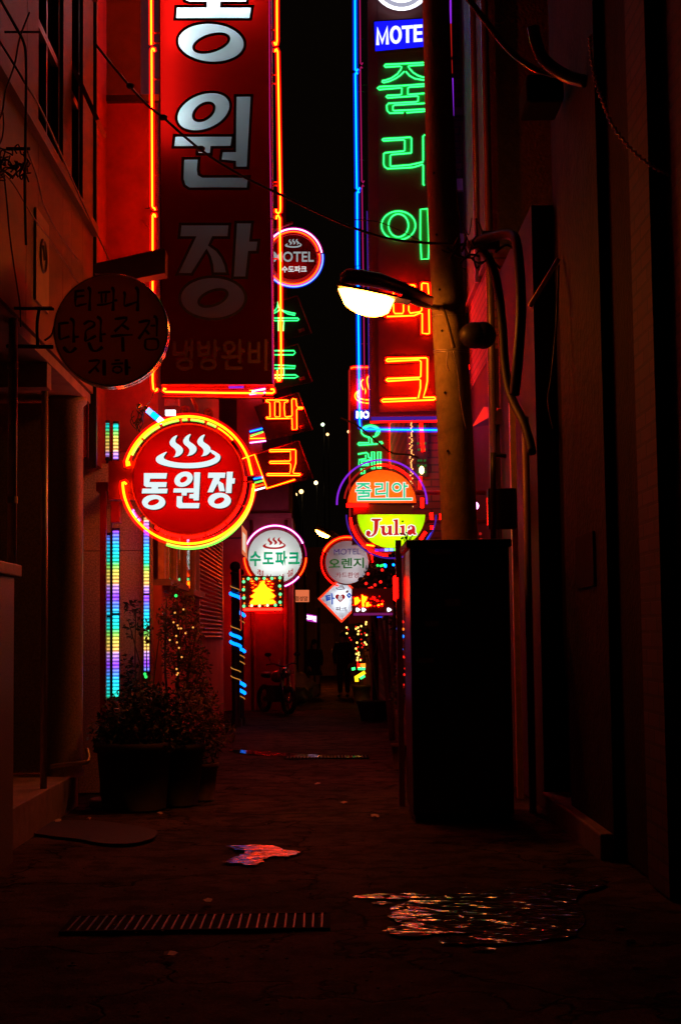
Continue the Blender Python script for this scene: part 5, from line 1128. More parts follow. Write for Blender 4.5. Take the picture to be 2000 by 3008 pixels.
for i in range(4): a, c2 = qq[i], qq[(i+1) % 4]; o.add([a, c2, c2+bk_*1.1, a+bk_*1.1], [(0, 1, 2, 3)])
o.poly([p+bk_*1.1 for p in qq]); o.build('rim', M_TRAY, r13)
neon(q2, D13-.02, .032, 'neon_border', emit('border_red', 1.4, .06, .015), r13, True)
stroke_text([O6([(155, 1610), (240, 1600)]), O6([(165, 1660), (240, 1650)]), O6([(160, 1610), (165, 1710), (240, 1690)]), O6([(285, 1550), (300, 1620), (300, 1800)]), O6([(300, 1660), (350, 1665)])], 2.1, D13-.02, 'lettering', emit('lit_blue', .012, .07, .42), r13)
hp = [(500, 1770)]+[(500+16*7.6*math.sin(t)**3, 1655-7.6*(13*math.cos(t)-5*math.cos(2*t)-2*math.cos(3*t)-math.cos(4*t))) for t in [PI+2*PI*i/30 for i in range(1, 30)]]
flat([O6(hp)], D13-.02, .006, 'heart', emit('lit_heart', .3, .006, .008), r13)
text('투', 992, 1750, 1007, 1766, D13-.03, 'lettering', emit('lit_pale', .7, .75, .78), r13, .03)
flat([O6([(620, 1520), (680, 1460), (710, 1480), (690, 1530)])], D13-.02, .006, 'ornament', emit('lit_maroon', .1, .004, .006), r13)
outline([O6([(670, 1590), (715, 1545), (760, 1595), (715, 1640)])], D13-.02, 2.2, 'lettering', emit('lit_blue', 0, 0, 0), r13)
flat([cr(z, 2, True) for z in steam(1000, 1724, .045)], D13-.02, .006, 'emblem', emit('lit_grey', .12, .1, .12), r13)
text('파크', 986, 1781, 1018, 1795, D13-.02, 'small_lettering', emit('lit_maroon2', .1, .03, .04), r13, .02)
MB().tube([P(1060, 1730, D13+.1), (1.2, D13+.1, 3.0)], .03, 8).build('wall_arm', M_STEEL, r13, True)
# LED panel with flower pattern
D14 = 22.6
l14 = thing('led_sign', 'LED panel with broken yellow and red picture and three white lamps, below the red-lit tree', 'sign', P(1095, 1770, D14))
MB().poly(pl([(1033, 1728), (1156, 1728), (1156, 1807), (1033, 1806)], D14), (), .06).build('board', M_DARKRED, l14)
MB().tube([P(1150, 1770, D14+.1), (1.2, D14+.1, 2.1)], .025, 8).build('wall_arm', M_STEEL, l14, True)
MB().poly(pl([(1038, 1801), (1153, 1800), (1153, 1807), (1038, 1808)], D14-.01), (), .08).build('lower_trim', emit('violet_trim', .16, .01, .1), l14)
W5 = lambda p: zt(1020, 1640, .12755, p)
E_LY = emit('led_yellow', 4, .95, .015)
flat([W5([(160, 910), (250, 890), (275, 950), (315, 970), (240, 1050), (170, 1080)]), W5([(330, 830), (380, 870), (465, 890), (440, 960), (390, 1040), (400, 1110), (340, 1115), (330, 960)]), W5([(430, 1020), (495, 1005), (500, 1110), (425, 1115)]), W5([(510, 1050), (555, 1075), (540, 1100), (510, 1090)]), W5([(680, 1085), (720, 1055), (755, 1085), (710, 1100)]), W5([(770, 1045), (815, 1035), (815, 1075), (770, 1065)])], D14-.012, .01, 'led_picture', E_LY, l14)
ml = MB()
random.seed(3)
for i in range(30):
    x, y = W5([(random.uniform(130, 820), random.uniform(850, 1120))])[0]; w = random.uniform(1, 3.6); MB().poly(pl([(x-w, y), (x, y-w*.8), (x+w, y+.5), (x, y+w)], D14-.009), (), .006).build('led_streak', E_PURE, l14)
for (x, y) in [(240, 1185), (375, 1185), (960, 1185)]:
    MB().poly(pl(cr(W5([(x-40, y-38), (x, y-42), (x+58, y), (x, y+42), (x-36, y+36)]), 3, True), D14-.02), (), .02).build('lamp', E_WHITE, l14)
MB().poly(pl(W5([(680, 1340), (800, 1338), (800, 1365), (680, 1368)]), D14-.02), (), .02).build('blue_tag', emit('tag_blue', .02, .06, 1.2), l14)
for x_, lab in ((897, 'slim dark post carrying the dim orange board and the violet sign'), (936, 'slim dark post behind the pale slatted box')):
    c = P(x_, 1868, 43.3); own(MB().tube([(c.x, 42.6 if x_ > 920 else 43.3, 0), (c.x, 42.6 if x_ > 920 else 43.3, 3.4)], .05, 10), 'sign_post', M_BLACK, lab, 'post', smooth=True)
# small violet sign, small red board, vent
b = thing('lit_sign', 'small tilted violet sign with white glowing letters deep in the alley', 'sign', P(912, 1815, 44))
MB().poly(pl([(896, 1802), (934, 1809), (930, 1829), (893, 1822)], 44), (), .15).build('board', emit('violet_board', .55, .03, .5), b)
text('고려원', 899, 1808, 929, 1823, 43.95, 'lettering', emit('violet_white', 3, 2.2, 3), b, .05, tilt=.2)
b = thing('lit_sign', 'dim orange board with dark lettering above the violet sign', 'sign', P(885, 1755, 42))
MB().poly(pl([(864, 1733), (908, 1733), (908, 1768), (864, 1768)], 42), (), .15).build('board', mat('orange_board', (.4, .12, .05)), b)
text('점성암', 867, 1751, 904, 1765, 41.98, 'lettering', M_INK, b, .02)
own(MB().poly(pl([(925, 1753), (944, 1753), (944, 1784), (925, 1784)], 42), (), .3), 'air_conditioner', mat('ac_cream', (.35, .3, .24)), 'pale slatted air conditioner box hung beside the dim orange board', 'air conditioner')

# ================================================================== PLANTS AND POTS
random.seed(11)
M_LEAF = mat('leaf_green', (.05, .085, .03), .55, 0, .5, 14); M_LEAFD = mat('leaf_deep', (.03, .05, .02), .55, 0, .5, 14); M_LEAFY = mat('leaf_olive', (.13, .09, .03), .6, 0, .5, 14)
M_BARK = mat('bark', (.1, .06, .04), .85, 0, .3, 30)
M_POT = mat('pot_black', (.01, .009, .008), .7, 0, .3); M_POTB = mat('pot_brown', (.09, .05, .035), .7, 0, .3)
def pot(r, c, rt, rb, h, m, sides=24):
    return MB().lathe(c, [(rb, 0), (rt*.97, h*.86), (rt*1.05, h*.86), (rt*1.05, h), (rt*.92, h), (rt*.88, h*.9), (.01, h*.9)], sides).build('pot', m, r, sides > 8)
def crown(r, blobs, n, size, m, asp=.5, name='crown'):
    b = MB(); tot = sum(q[3]*q[4]*q[5] for q in blobs)
    for (x, y, z, rx, ry, rz) in blobs:
        for i in range(int(n*rx*ry*rz/tot)+4):
            v = Vector((random.gauss(0, 1), random.gauss(0, 1), random.gauss(0, 1))).normalized()*(random.random()**.45)
            b.leaf((x+v.x*rx, y+v.y*ry, z+v.z*rz), size*random.uniform(.6, 1.4), asp)
    return b.build(name, m, r)
def limbs(r, base, tips, rad, name='trunk', m=None):
    b = MB(); B = Vector(base)
    for t in tips:
        t = Vector(t); mid = B.lerp(t, .5)+Vector((random.uniform(-.06, .06), random.uniform(-.06, .06), .04)); b.tube(cr([B, mid, t], 5), [rad, rad*.35], 6)
    return b.build(name, m or M_BARK, r, True)
def at(x, y, d): return P(x, y, d)
def blob(x, y, d, rx, ry): c = P(x, y, d); return (c.x, c.y, c.z, rx*d/F, rx*d/F*.8, ry*d/F)
# big dark bush in a tub
d = 14.6; c = PG(395, 2372); c = Vector((P(395, 2372, d).x, d, 0))
r = thing('potted_bush', 'large dark bush filling a wide black tub beside the alley', 'potted plant', c)
pot(r, c, .36, .3, .62, M_POT)
limbs(r, c+Vector((0, 0, .5)), [at(x, y, d+.1) for x, y in ((330, 2080), (400, 2030), (460, 2060), (520, 2110), (290, 2140))], .03)
crown(r, [blob(400, 2110, d, 115, 90), blob(330, 2150, d, 75, 60), blob(480, 2110, d+.2, 90, 75), blob(430, 2050, d+.2, 90, 50), blob(400, 2190, d, 130, 45), blob(500, 2160, d, 60, 50)], 4200, .06, M_LEAFD, .35)
d = 14.9; c = Vector((P(520, 2350, d).x, d, 0))
r = thing('potted_bush', 'black bucket pot with a wispy olive bush behind the large dark one', 'potted plant', c)
pot(r, c, .27, .2, .58, M_POT)
limbs(r, c+Vector((0, 0, .5)), [at(x, y, d+.1) for x, y in ((520, 2080), (590, 2060), (640, 2110), (660, 2150))], .02)
crown(r, [blob(580, 2110, d, 90, 70), blob(630, 2150, d, 65, 55), blob(560, 2060, d+.2, 70, 50), blob(540, 2180, d, 60, 40)], 1500, .06, M_LEAFY, .3)
d = 15.3; c = Vector((P(597, 2330, d).x, d, 0))
r = thing('potted_bush', 'squat dark pot with low grass beside the small step', 'potted plant', c)
pot(r, c, .15, .11, .36, M_POTB); crown(r, [(c.x, c.y, c.z+.5, .2, .2, .2)], 300, .12, M_LEAFD, .12)
# tall sparse shrubs by the window
d = 15.6; c = Vector((P(440, 2200, d).x, d, 0))
r = thing('potted_shrub', 'sparse bluish shrub with bare stems in front of the granite front', 'potted plant', c)
pot(r, c, .17, .13, .4, M_POT)
limbs(r, c+Vector((0, 0, .35)), [at(x, y, d) for x, y in ((380, 1830), (400, 1790), (430, 1870), (470, 1860), (410, 1960), (385, 1990))], .014)
crown(r, [blob(392, 1800, d, 28, 48), blob(430, 1850, d, 26, 40), blob(380, 1850, d, 18, 30), blob(378, 1980, d, 36, 60), blob(400, 2040, d, 50, 40)], 420, .06, M_LEAFD, .45)
d = 15.9; c = Vector((P(510, 2190, d).x, d, 0))
r = thing('potted_tree', 'tall leafy potted tree with drooping olive foliage below the wooden window', 'tree', c)
pot(r, c, .2, .15, .45, M_POT)
limbs(r, c+Vector((0, 0, .4)), [at(x, y, d) for x, y in ((490, 1760), (540, 1770), (580, 1840), (600, 1960), (520, 1720), (560, 1900))], .02)
crown(r, [blob(500, 1830, d, 46, 70), blob(545, 1800, d, 45, 60), blob(520, 1920, d, 50, 90), blob(575, 1960, d, 48, 80), blob(600, 2050, d, 42, 60), blob(545, 2040, d, 50, 60), blob(510, 1750, d, 34, 36), blob(570, 1860, d, 36, 46)], 2400, .055, M_LEAFY, .35)
sl_ = thing('string_lights', 'few warm twinkling bulbs hung in the tall olive potted tree', 'string lights', P(520, 1830, 15.5))
beads([(511, 1828), (523, 1837), (526, 1846), (533, 1846), (519, 1868), (521, 1887), (527, 1903), (546, 1860), (568, 1843), (520, 1965), (524, 1977), (521, 1982), (515, 1800), (540, 1790), (500, 1880), (535, 1930)], 15.4, .010, 'bulb', emit('bulb_dim_amber', 1.2, .45, .08), sl_)
MB().tube(cr([P(515, 1800, 15.45), P(526, 1846, 15.45), P(518, 1890, 15.45), P(545, 1860, 15.45), P(522, 1980, 15.45)], 5), .003, 4).build('wire', M_CABLE, sl_)
beads([(427, 1980), (430, 1988), (518, 1750)], 15.5, .016, 'bulb', emit('bulb_green', .05, 1.4, .2), sl_)
# empty rimmed pot, round lid, mat, step, litter
d = 15.2; c = Vector((P(362, 2330, d).x, d, 0)); r = thing('flower_pot', 'plain black pot with a pale rim behind the dark bush', 'pot', c)
pot(r, c, .14, .12, P(360, 2086, d).z, M_POT); MB().lathe((c.x, c.y, P(360, 2086, d).z-.01), [(.15, 0), (.155, .01), (.15, .022), (.138, .022), (.135, .0)], 28, c0=False, c1=False).build('rim', M_GALV, r, True)
c = PG(345, 2364); own(MB().lathe((c.x, c.y, 0), [(.27, 0), (.27, .05), (.255, .065), (.05, .07), (.045, .085), (.01, .086)], 40), 'drain_cover', mat('lid_concrete', (.26, .22, .18), .7, 0, .3, 14), 'round concrete lid lying on the ground beside the doorstep', 'lid', smooth=False)
own(MB().poly(sheet([(95, 2444), (160, 2412), (300, 2412), (458, 2438), (425, 2470), (330, 2478), (220, 2462)], .012, 1.5), (), .01, Vector((0, 0, -1))), 'rubber_mat', mat('rubber', (.035, .034, .028), .75, 0, .3, 20, .3, 90), 'dark crumpled rubber mat lying on the ground at the left', 'mat')
b = MB(); a0 = PG(610, 2262); b.box(a0.x-.2, PG(668, 2180).x-.12, 15.9, 19.5, 0, .1).box(a0.x-.25, PG(640, 2180).x-.2, 16.2, 19.4, .1, .2)
own(b, 'stone_step', mat('kerb_concrete', (.1, .1, .1)), 'low double stone step along the left wall behind the pots', 'step', bevel=.01)
M_PAP = mat('litter_paper', (.5, .42, .36), .7, 0, .2)
for i, (x, y, w, lab) in enumerate([(172, 2415, 13, 'torn pale paper scrap on the rubber mat edge'), (262, 2409, 7, 'tiny crumpled scrap between the mat and the round lid'), (932, 2306, 12, 'crumpled paper bit near the middle of the alley'), (1010, 2362, 12, 'flat paper scrap in mid alley nearest the cabinet, left one'), (1103, 2401, 14, 'reddish paper scrap beside the foot of the cabinet'),
                                 (500, 2810, 22, 'dry curled leaf on the dark foreground ground'), (612, 2652, 18, 'dry leaf just above the long grate'), (468, 2394, 10, 'small scrap by the foot of the large bush tub')]):
    c = PG(x, y); s = w*c.y/F; b = MB(); n = 7; L = [Vector((c.x+s*math.cos(2*PI*k/n)*random.uniform(.6, 1.1), c.y+s*2.2*math.sin(2*PI*k/n)*random.uniform(.5, 1), .006+random.uniform(0, .02))) for k in range(n)]
    b.v = L+[Vector((c.x, c.y, .03))]; b.f = [(k, (k+1) % n, n) for k in range(n)]
    own(b, 'litter_scrap', M_PAP if i < 5 or i == 7 else M_LEAFY, lab, 'litter', 'litter on the ground')
random.seed(21); b = MB()
for i in range(420):
    x, y = random.uniform(120, 1500), 2300+700*random.random()**1.3; c = PG(x, y)
    if abs(c.x) > 1.9: continue
    b.ball(c+Vector((0, 0, .001)), random.uniform(.003, .011), 5, (1, 1.2, .6))
tag(b.build('gravel_grit', mat('grit_stone', (.12, .1, .08), .8, 0, .4, 60)), 'loose grit and small stones scattered on the asphalt', 'grit', kind='stuff')
own(MB().tube(cr([PG(640, 2386, .004), PG(760, 2392, .004), PG(900, 2389, .004), PG(1050, 2387, .004), PG(1190, 2392, .004)], 4), .004, 4), 'pavement_joint', M_BLACK, 'dark joint line across the alley before the cabinet', 'joint')['kind'] = 'structure'

# ---------------------------------------------------------------- wrapped posts with ball tops
def rope_post(px0, px1, ytop, ybot, d, label, bands):
    c = Vector((P((px0+px1)/2, ybot, d).x, d, 0)); rr = (px1-px0)/2*d/F; zt_ = P(690, ytop, d).z
    r = thing('ball_post', label, 'post', c, 'black posts with ball tops')
    MB().lathe((c.x, c.y, 0), [(rr*1.5, 0), (rr*1.5, .12), (rr, .16), (rr, zt_-.2), (rr*1.25, zt_-.19), (rr*1.25, zt_-.16), (rr*.6, zt_-.14), (rr*.6, zt_-.12)], 16).ball((c.x, c.y, zt_-.06), rr*1.35, 12).build('post', M_BLACK, r, True)
    return c, rr
D = 27.6
c1, q1 = rope_post(682, 706, 1655, 2124, D, 'near black post with a ball top wound with blue rope light', 0)
c2, q2 = rope_post(704, 718, 1672, 2118, D+.5, 'slimmer black post with a ball top close behind the near one', 0)
def rope(name, label, c, rr, ys, half, m):
    r = thing(name, label, 'rope light', Vector((c.x, c.y, P(700, ys[-1], D).z)))
    for y in ys:
        z = P(690, y, D).z; pts = []
        for i in range(13):
            a = PI+PI*i/12 if not half else PI*1.35+PI*.65*i/12
            pts.append((c.x+(rr+.012)*math.cos(a), c.y+(rr+.012)*math.sin(a), z+.045-.09*i/12))
        MB().tube(pts, .03 if m is not M_AMB else .008, 8).build('rope', m, r, True)
E_RB = emit('rope_blue', .004, .55, 3.5); M_AMB = emit('rope_amber', .55, .2, .03)
rope('rope_light', 'blue rope light wound on the near ball-topped post', c1, q1, (1750, 1868, 1892), False, E_RB)
rope('rope_light', 'blue rope light wound on the slim ball-topped post', c2, q2, (1801, 1908, 2010, 2033), False, E_RB)
rope('rope_light', 'faint amber light chain wound on the near ball-topped post', c1, q1, (1728, 1845, 1967, 1992), False, M_AMB)
rope('rope_light', 'faint amber light chain wound on the slim ball-topped post', c2, q2, (1823, 1927, 1946, 2050), False, M_AMB)
own(MB().tube(pl([(705, 1672), (708, 1800), (709, 1850)], D-.3), .014, 8), 'neon_tube', E_DIMRED, 'dull red upright tube between the two ball-topped posts', 'neon light', smooth=True)

# ---------------------------------------------------------------- right side trees and lights
d = 23.5; c = Vector((P(1150, 2080, d).x, d, 0))
r = thing('street_tree', 'leafy dark tree hung with red bulbs beside the cabinet', 'tree', c)
limbs(r, c, [at(x, y, d) for x, y in ((1130, 1700), (1080, 1760), (1165, 1650), (1175, 1800), (1100, 1690))], .05)
crown(r, [blob(1130, 1690, d, 62, 50), blob(1095, 1740, d, 55, 42), blob(1160, 1660, d, 38, 60), blob(1150, 1760, d, 45, 70), blob(1075, 1715, d, 30, 28), blob(1170, 1840, d, 26, 60), blob(1125, 1640, d, 40, 24), blob(1165, 1900, d, 18, 60)], 2600, .075, M_LEAFD, .5)
s2_ = thing('string_lights', 'red bulbs scattered through the dark leafy tree', 'string lights', P(1120, 1700, 23))
V9 = lambda p: zt(1020, 1640, .12755, p)
beads(V9([(800, 270), (475, 360), (1090, 450), (430, 580), (765, 545), (635, 615), (560, 680), (870, 710), (735, 765), (640, 900), (690, 905), (930, 895), (910, 950), (1245, 330), (600, 940), (505, 700)]), 22.9, .024, 'bulb', emit('bulb_red', 1.6, .02, .012), s2_)
MB().tube(cr(pl(V9([(800, 270), (475, 360), (430, 580), (635, 615), (765, 545), (1090, 450), (870, 710), (735, 765), (640, 900), (930, 895)]), 23.0), 4), .004, 4).build('wire', M_CABLE, s2_)
s3_ = thing('string_lights', 'short cluster of green and cyan bulbs near the top of the dark leafy tree', 'string lights', P(1125, 1661, 22.9))
beads(V9([(765, 175), (800, 165), (825, 160), (695, 165), (1300, 168)]), 22.8, .02, 'bulb', emit('bulb_green', .05, 1.4, .2), s3_); beads(V9([(860, 150), (880, 165), (875, 190), (1060, 150)]), 22.8, .02, 'bulb', E_CYAN, s3_)
# little tree with blue and red lights by the cabinet
d = 18.5; c = Vector((P(1175, 2115, d).x, d, 0))
r = thing('potted_tree', 'slim dark potted tree squeezed beside the far side of the cabinet', 'tree', c)
pot(r, c, .11, .09, .3, M_POTB); limbs(r, c+Vector((0, 0, .25)), [at(x, y, d) for x, y in ((1172, 1850), (1182, 1900), (1165, 1960), (1160, 2010))], .015)
crown(r, [blob(1176, 1900, d, 15, 60), blob(1172, 1980, d, 20, 50), blob(1165, 2040, d, 26, 40)], 500, .05, M_LEAFD, .4)
s4 = thing('string_lights', 'blue and red bulbs on the slim potted tree beside the cabinet', 'string lights', P(1175, 1900, 18.3))
S4 = lambda p: zt(860, 1750, .24235, p)
E_BB = emit('bulb_blue', .01, .4, 2.8)
beads(S4([(1272, 398), (1310, 480), (1330, 492), (1295, 572), (1315, 650), (1280, 805), (1298, 815)]), 18.2, .02, 'bulb', E_BB, s4)
beads(S4([(1300, 320), (1320, 308), (1335, 318), (1285, 720), (1310, 730), (1335, 738), (1350, 745), (1362, 882), (1350, 955), (1338, 1078), (1328, 1110), (1292, 1212)]), 18.2, .014, 'bulb', emit('bulb_red', 1, 1, 1), s4)
beads(S4([(1335, 405), (1285, 648), (1300, 652)]), 18.2, .016, 'bulb', emit('led_orange', 1, 1, 1), s4)
MB().tube(cr(pl(S4([(1300, 320), (1272, 398), (1320, 485), (1295, 572), (1315, 650), (1340, 740), (1280, 805), (1362, 882), (1338, 1078), (1292, 1212)]), 18.25), 4), .003, 4).build('wire', M_CABLE, s4)
# potted sapling in a dark box
d = 29.0; c = Vector((P(1098, 2114, d).x, d, 0))
r = thing('potted_sapling', 'bare leaning sapling in a dark square planter on the alley', 'potted plant', c)
MB().lathe((c.x, c.y, 0), [(.24, 0), (.31, .31), (.33, .31), (.33, .37), (.28, .37), (.27, .33)], 4).build('planter', M_POT, r)
b = MB().tube(cr([Vector((P(1113, 2062, d).x, d, .36)), P(1100, 1990, d), P(1095, 1930, d), P(1090, 1880, d)], 5), [.02, .012], 6); b.tube(cr([P(1095, 1930, d), P(1105, 1900, d), P(1100, 1850, d)], 4), .009, 5).tube(cr([P(1097, 1960, d), P(1085, 1920, d), P(1088, 1870, d)], 4), .008, 5); b.build('trunk', M_BARK, r, True)
b = MB()
for i in range(18): b.leaf(P(1095+random.gauss(0, 9), 1865+random.gauss(0, 16), d), .06)
b.build('leaves', M_LEAFD, r)
# tree full of warm lights
d = 36.0; c = Vector((P(1062, 2060, d).x, d, 0))
r = thing('potted_tree', 'small potted tree wrapped in warm golden lights beside the standing man', 'tree', c)
pot(r, c, .22, .17, .45, M_POTB); limbs(r, c+Vector((0, 0, .4)), [at(x, y, d) for x, y in ((1058, 1840), (1040, 1860), (1070, 1850), (1062, 1900))], .03)
crown(r, [blob(1055, 1855, d, 30, 26), blob(1060, 1895, d, 24, 30), blob(1066, 1940, d, 16, 26)], 900, .08, M_LEAFD, .5)
s5 = thing('string_lights', 'warm golden bulbs in the potted tree beside the standing man', 'string lights', P(1055, 1890, 35.5))
gold = S4([(652, 385), (790, 385), (765, 400), (828, 368), (795, 430), (790, 465), (892, 475), (777, 568), (872, 567), (890, 590), (765, 640), (797, 690), (770, 705), (800, 718), (785, 750), (780, 780), (818, 778), (655, 455), (885, 345), (888, 320)])
red_ = S4([(670, 408), (705, 535), (688, 510), (830, 465), (872, 453), (827, 530), (835, 578), (858, 598), (840, 625), (790, 620), (780, 665), (815, 420), (765, 375), (785, 800), (825, 765)])
beads(gold, 35.4, .024, 'bulb', emit('bulb_gold', 2.6, 1.6, .3), s5); beads(red_, 35.4, .018, 'bulb', emit('bulb_red', 1, 1, 1), s5)
MB().tube(cr(pl(gold, 35.45), 3), .004, 4).build('wire', M_CABLE, s5)
r = thing('rope_light', 'bent rope light, yellow then green, lying at the foot of the golden lit tree', 'rope light', P(1050, 1985, 35.2))
MB().tube(pl(S4([(875, 925), (760, 995), (765, 1025), (795, 1020)]), 35.2), .04, 8).build('rope', emit('rope_yellow', 2.2, 1.2, .02), r, True); MB().tube(pl(S4([(870, 970), (815, 1000)]), 35.2), .03, 8).build('rope', E_GREEN, r, True)
MB().tube(pl(S4([(790, 882), (875, 884)]), 35.2), .03, 8).tube(pl(S4([(715, 890), (755, 880)]), 35.2), .03, 8).build('rope', E_GREEN, r, True)
r = thing('table_lantern', 'small orange and yellow lantern box under the golden lit tree', 'lantern', P(1066, 1955, 35.3))
MB().poly(pl(S4([(820, 825), (880, 820), (880, 868), (850, 872), (815, 850)]), 35.3), (), .15).build('lamp_box', emit('lantern_orange', 2.6, .55, .03), r); MB().poly(pl(S4([(780, 822), (815, 825), (815, 870), (785, 872)]), 35.3), (), .15).build('side', E_PURE, r)
own(MB().poly(pl([(1025, 1808), (1106, 1808), (1106, 1830), (1025, 1832)], 36.5), (), .3), 'canopy_box', mat('canopy_red', (.7, .05, .03), .4, 0, .1), 'red-lit box canopy just under the flower picture panel', 'canopy')
# glowing bar and violet strip stand in for reflections on the cabinet's flank
own(MB().box(kx0-.085, kx0-.02, 14.5, 14.62, P(0, 1778, 14.5).z, P(0, 1704, 14.5).z), 'lamp_tube', E_PURE, 'thick red glowing bar at the flank of the dark cabinet', 'lamp', bevel=.02)
own(MB().box(kx0-.06, kx0-.005, 14.5, 14.56, 0, P(0, 1600, 14.5).z), 'side_post', mat('violet_post', (.3, .12, .2), .35, 0, .2), 'slim painted post running up the flank of the dark cabinet', 'post')
own(MB().box(PG(1165, 2230).x, PG(1190, 2230).x, 19.2, 19.8, 0, .16), 'wooden_crate', M_BARK, 'low dark crate on the ground behind the cabinet', 'crate', bevel=.01)

# ================================================================== PEOPLE
M_COAT = mat('coat_black', (.018, .016, .018), .8, 0, .2); M_TROU = mat('trousers_dark', (.02, .018, .02), .8, 0, .2); M_SKIN = mat('skin', (.45, .27, .2), .55, 0, .05); M_HAIR = mat('hair_black', (.012, .01, .01), .45, 0, .1); M_BOOT = mat('boot_leather', (.012, .011, .011), .35, 0, .1)
def person(c, h, label, skirt, arms, turn):
    r = thing('person', label, 'person', c); s = h/1.72; R = Matrix.Rotation(turn, 3, 'Z')
    def W(p): q = R @ Vector(p); return q*s
    V = []; E = []; RD = []
    def v(p, rad, par=None):
        V.append(W(p)); RD.append(rad*s); i = len(V)-1
        if par is not None: E.append((par, i))
        return i
    pel = v((0, 0, .93), .13); ab = v((0, .0, 1.08), .115, pel); ch = v((0, .01, 1.27), .13, ab); nk = v((0, .01, 1.43), .055, ch); hd = v((0, -.01, 1.52), .062, nk); h2 = v((0, -.015, 1.60), .083, hd); h3 = v((0, -.005, 1.67), .06, h2)
    v((0, -.085, 1.58), .016, h2)                                        # nose
    for sx in (-1, 1): v((sx*.085, 0, 1.585), .014, h2)                  # ears
    for sx in (-1, 1):
        hip = v((sx*.09, 0, .86), .088, pel); kn = v((sx*.10, -.01, .48), .056, hip); an = v((sx*.10, .02, .09), .038, kn); ft = v((sx*.115, -.13, .035), .034, an)
        a = arms[0 if sx < 0 else 1]
        shd = v((sx*.18, .01, 1.37), .06, ch); el = v((sx*a[0][0], a[0][1], a[0][2]), .042, shd); wr_ = v((sx*a[1][0], a[1][1], a[1][2]), .027, el)
        dirn = (Vector(a[1])-Vector(a[0])).normalized(); pm = Vector(a[1])+dirn*.06; pa = v((sx*pm.x, pm.y, pm.z), .032, wr_)
        for f_ in range(4):
            o1 = pm+dirn*.05+Vector((0, -.03+f_*.02, 0)); o2 = o1+dirn*(.03+.012*(1-abs(f_-1.4)))+Vector((-.012, 0, 0)); i1 = v((sx*o1.x, o1.y, o1.z), .0095, pa); v((sx*o2.x, o2.y, o2.z), .008, i1)
        t1 = Vector(a[1])+dirn*.03+Vector((-.02, -.045, 0)); i1 = v((sx*t1.x, t1.y, t1.z), .011, pa); t2 = t1+dirn*.035; v((sx*t2.x, t2.y, t2.z), .009, i1)
    skin('body', V, E, RD, M_SKIN, r)
    def cloth(name, pts, edges, rad, m): skin(name, [W(p) for p in pts], edges, [k*s if not isinstance(k, tuple) else tuple(q*s for q in k) for k in rad], m, r)
    A0, A1 = arms
    cloth('coat', [(0, 0, 1.26), (0, 0, 1.08), (0, 0, .92), (0, .01, 1.40)]+[(sx*.19, .01, 1.37) for sx in (-1, 1)]+[(-A0[0][0], A0[0][1], A0[0][2]), (A1[0][0], A1[0][1], A1[0][2])]+[(-A0[1][0], A0[1][1], A0[1][2]), (A1[1][0], A1[1][1], A1[1][2])]+([(0, 0, .74)] if not skirt else [(0, 0, .80)]),
          [(0, 1), (1, 2), (0, 3), (0, 4), (0, 5), (4, 6), (5, 7), (6, 8), (7, 9), (2, 10)], [.18, .165, .18, .09, .085, .085, .068, .068, .052, .052, .185 if not skirt else .2], M_COAT)
    if skirt:
        MB().lathe(c+Vector((0, 0, .0)), [(.15*s, .90*s), (.19*s, .80*s), (.235*s, .66*s), (.225*s, .66*s), (.14*s, .86*s)], 24).build('skirt', M_COAT, r, True)
        cloth('boots', [(-.10, -.01, .44), (-.10, .02, .1), (-.11, -.12, .045)], [(0, 1), (1, 2)], [.064, .052, .05], M_BOOT); cloth('boots', [(.10, -.01, .44), (.10, .02, .1), (.11, -.12, .045)], [(0, 1), (1, 2)], [.064, .052, .05], M_BOOT)
    else:
        cloth('trousers', [(0, 0, .95), (-.09, 0, .82), (-.10, -.01, .48), (-.10, .02, .1), (.09, 0, .82), (.10, -.01, .48), (.10, .02, .1)], [(0, 1), (1, 2), (2, 3), (0, 4), (4, 5), (5, 6)], [.145, .105, .082, .068, .105, .082, .068], M_TROU)
        for sx in (-1, 1): cloth('shoe', [(sx*.10, .05, .045), (sx*.115, -.14, .04)], [(0, 1)], [.05, .045], M_BOOT)
    hb_ = MB(); cc = W((0, .012, 1.615)); hb_.ball(c+cc, .105*s, 14, (.95, 1.0, 1.08))
    if skirt: hb_.ball(c+W((0, .05, 1.5)), .1*s, 12, (1.05, .6, 1.5))
    hair = hb_.build('hair', M_HAIR, r, True)
    return r
fc = Vector((P(925, 2046, 40).x, 40, 0)); mc = Vector((P(1010, 2046, 40).x, 40, 0))
person(fc, 1.52, 'woman in a dark coat, short skirt and high black boots', True, (((.23, .02, 1.10), (.19, -.09, .90)), ((.23, .02, 1.10), (.16, -.11, .92))), .35)
person(mc, 1.72, 'man in a bulky dark jacket and dark trousers', False, (((.25, .03, 1.10), (.20, -.07, .86)), ((.25, .03, 1.10), (.19, -.09, .87))), -.25)
# ================================================================== MOTORBIKE, BAGS
d = 32; c = Vector((P(812, 2090, d).x, d, 0)); r = thing('motorbike', 'dark motorbike parked facing out by the red wall', 'motorbike', c)
R = Matrix.Rotation(.45, 3, 'Z')
def Wm(p): return c+R @ Vector(p)
def wheel(y, rad):
    b = MB(); w = b.tube([Wm((0, y+rad*math.cos(a*PI/14), rad+.01+rad*.86*math.sin(a*PI/14)*1.0)) for a in range(28)], .05, 8, True).build('wheel', M_BLACK, r, True)
    hb2 = MB().tube([Wm((-.05, y, rad+.01)), Wm((.05, y, rad+.01))], .06, 12)
    for a in range(8): hb2.tube([Wm((0, y, rad+.01)), Wm((0, y+rad*.82*math.cos(a*PI/4), rad+.01+rad*.75*math.sin(a*PI/4)))], .01, 5)
    hb2.build('rim', M_CHROME, w, True)
wheel(-.62, .29); wheel(.62, .29)
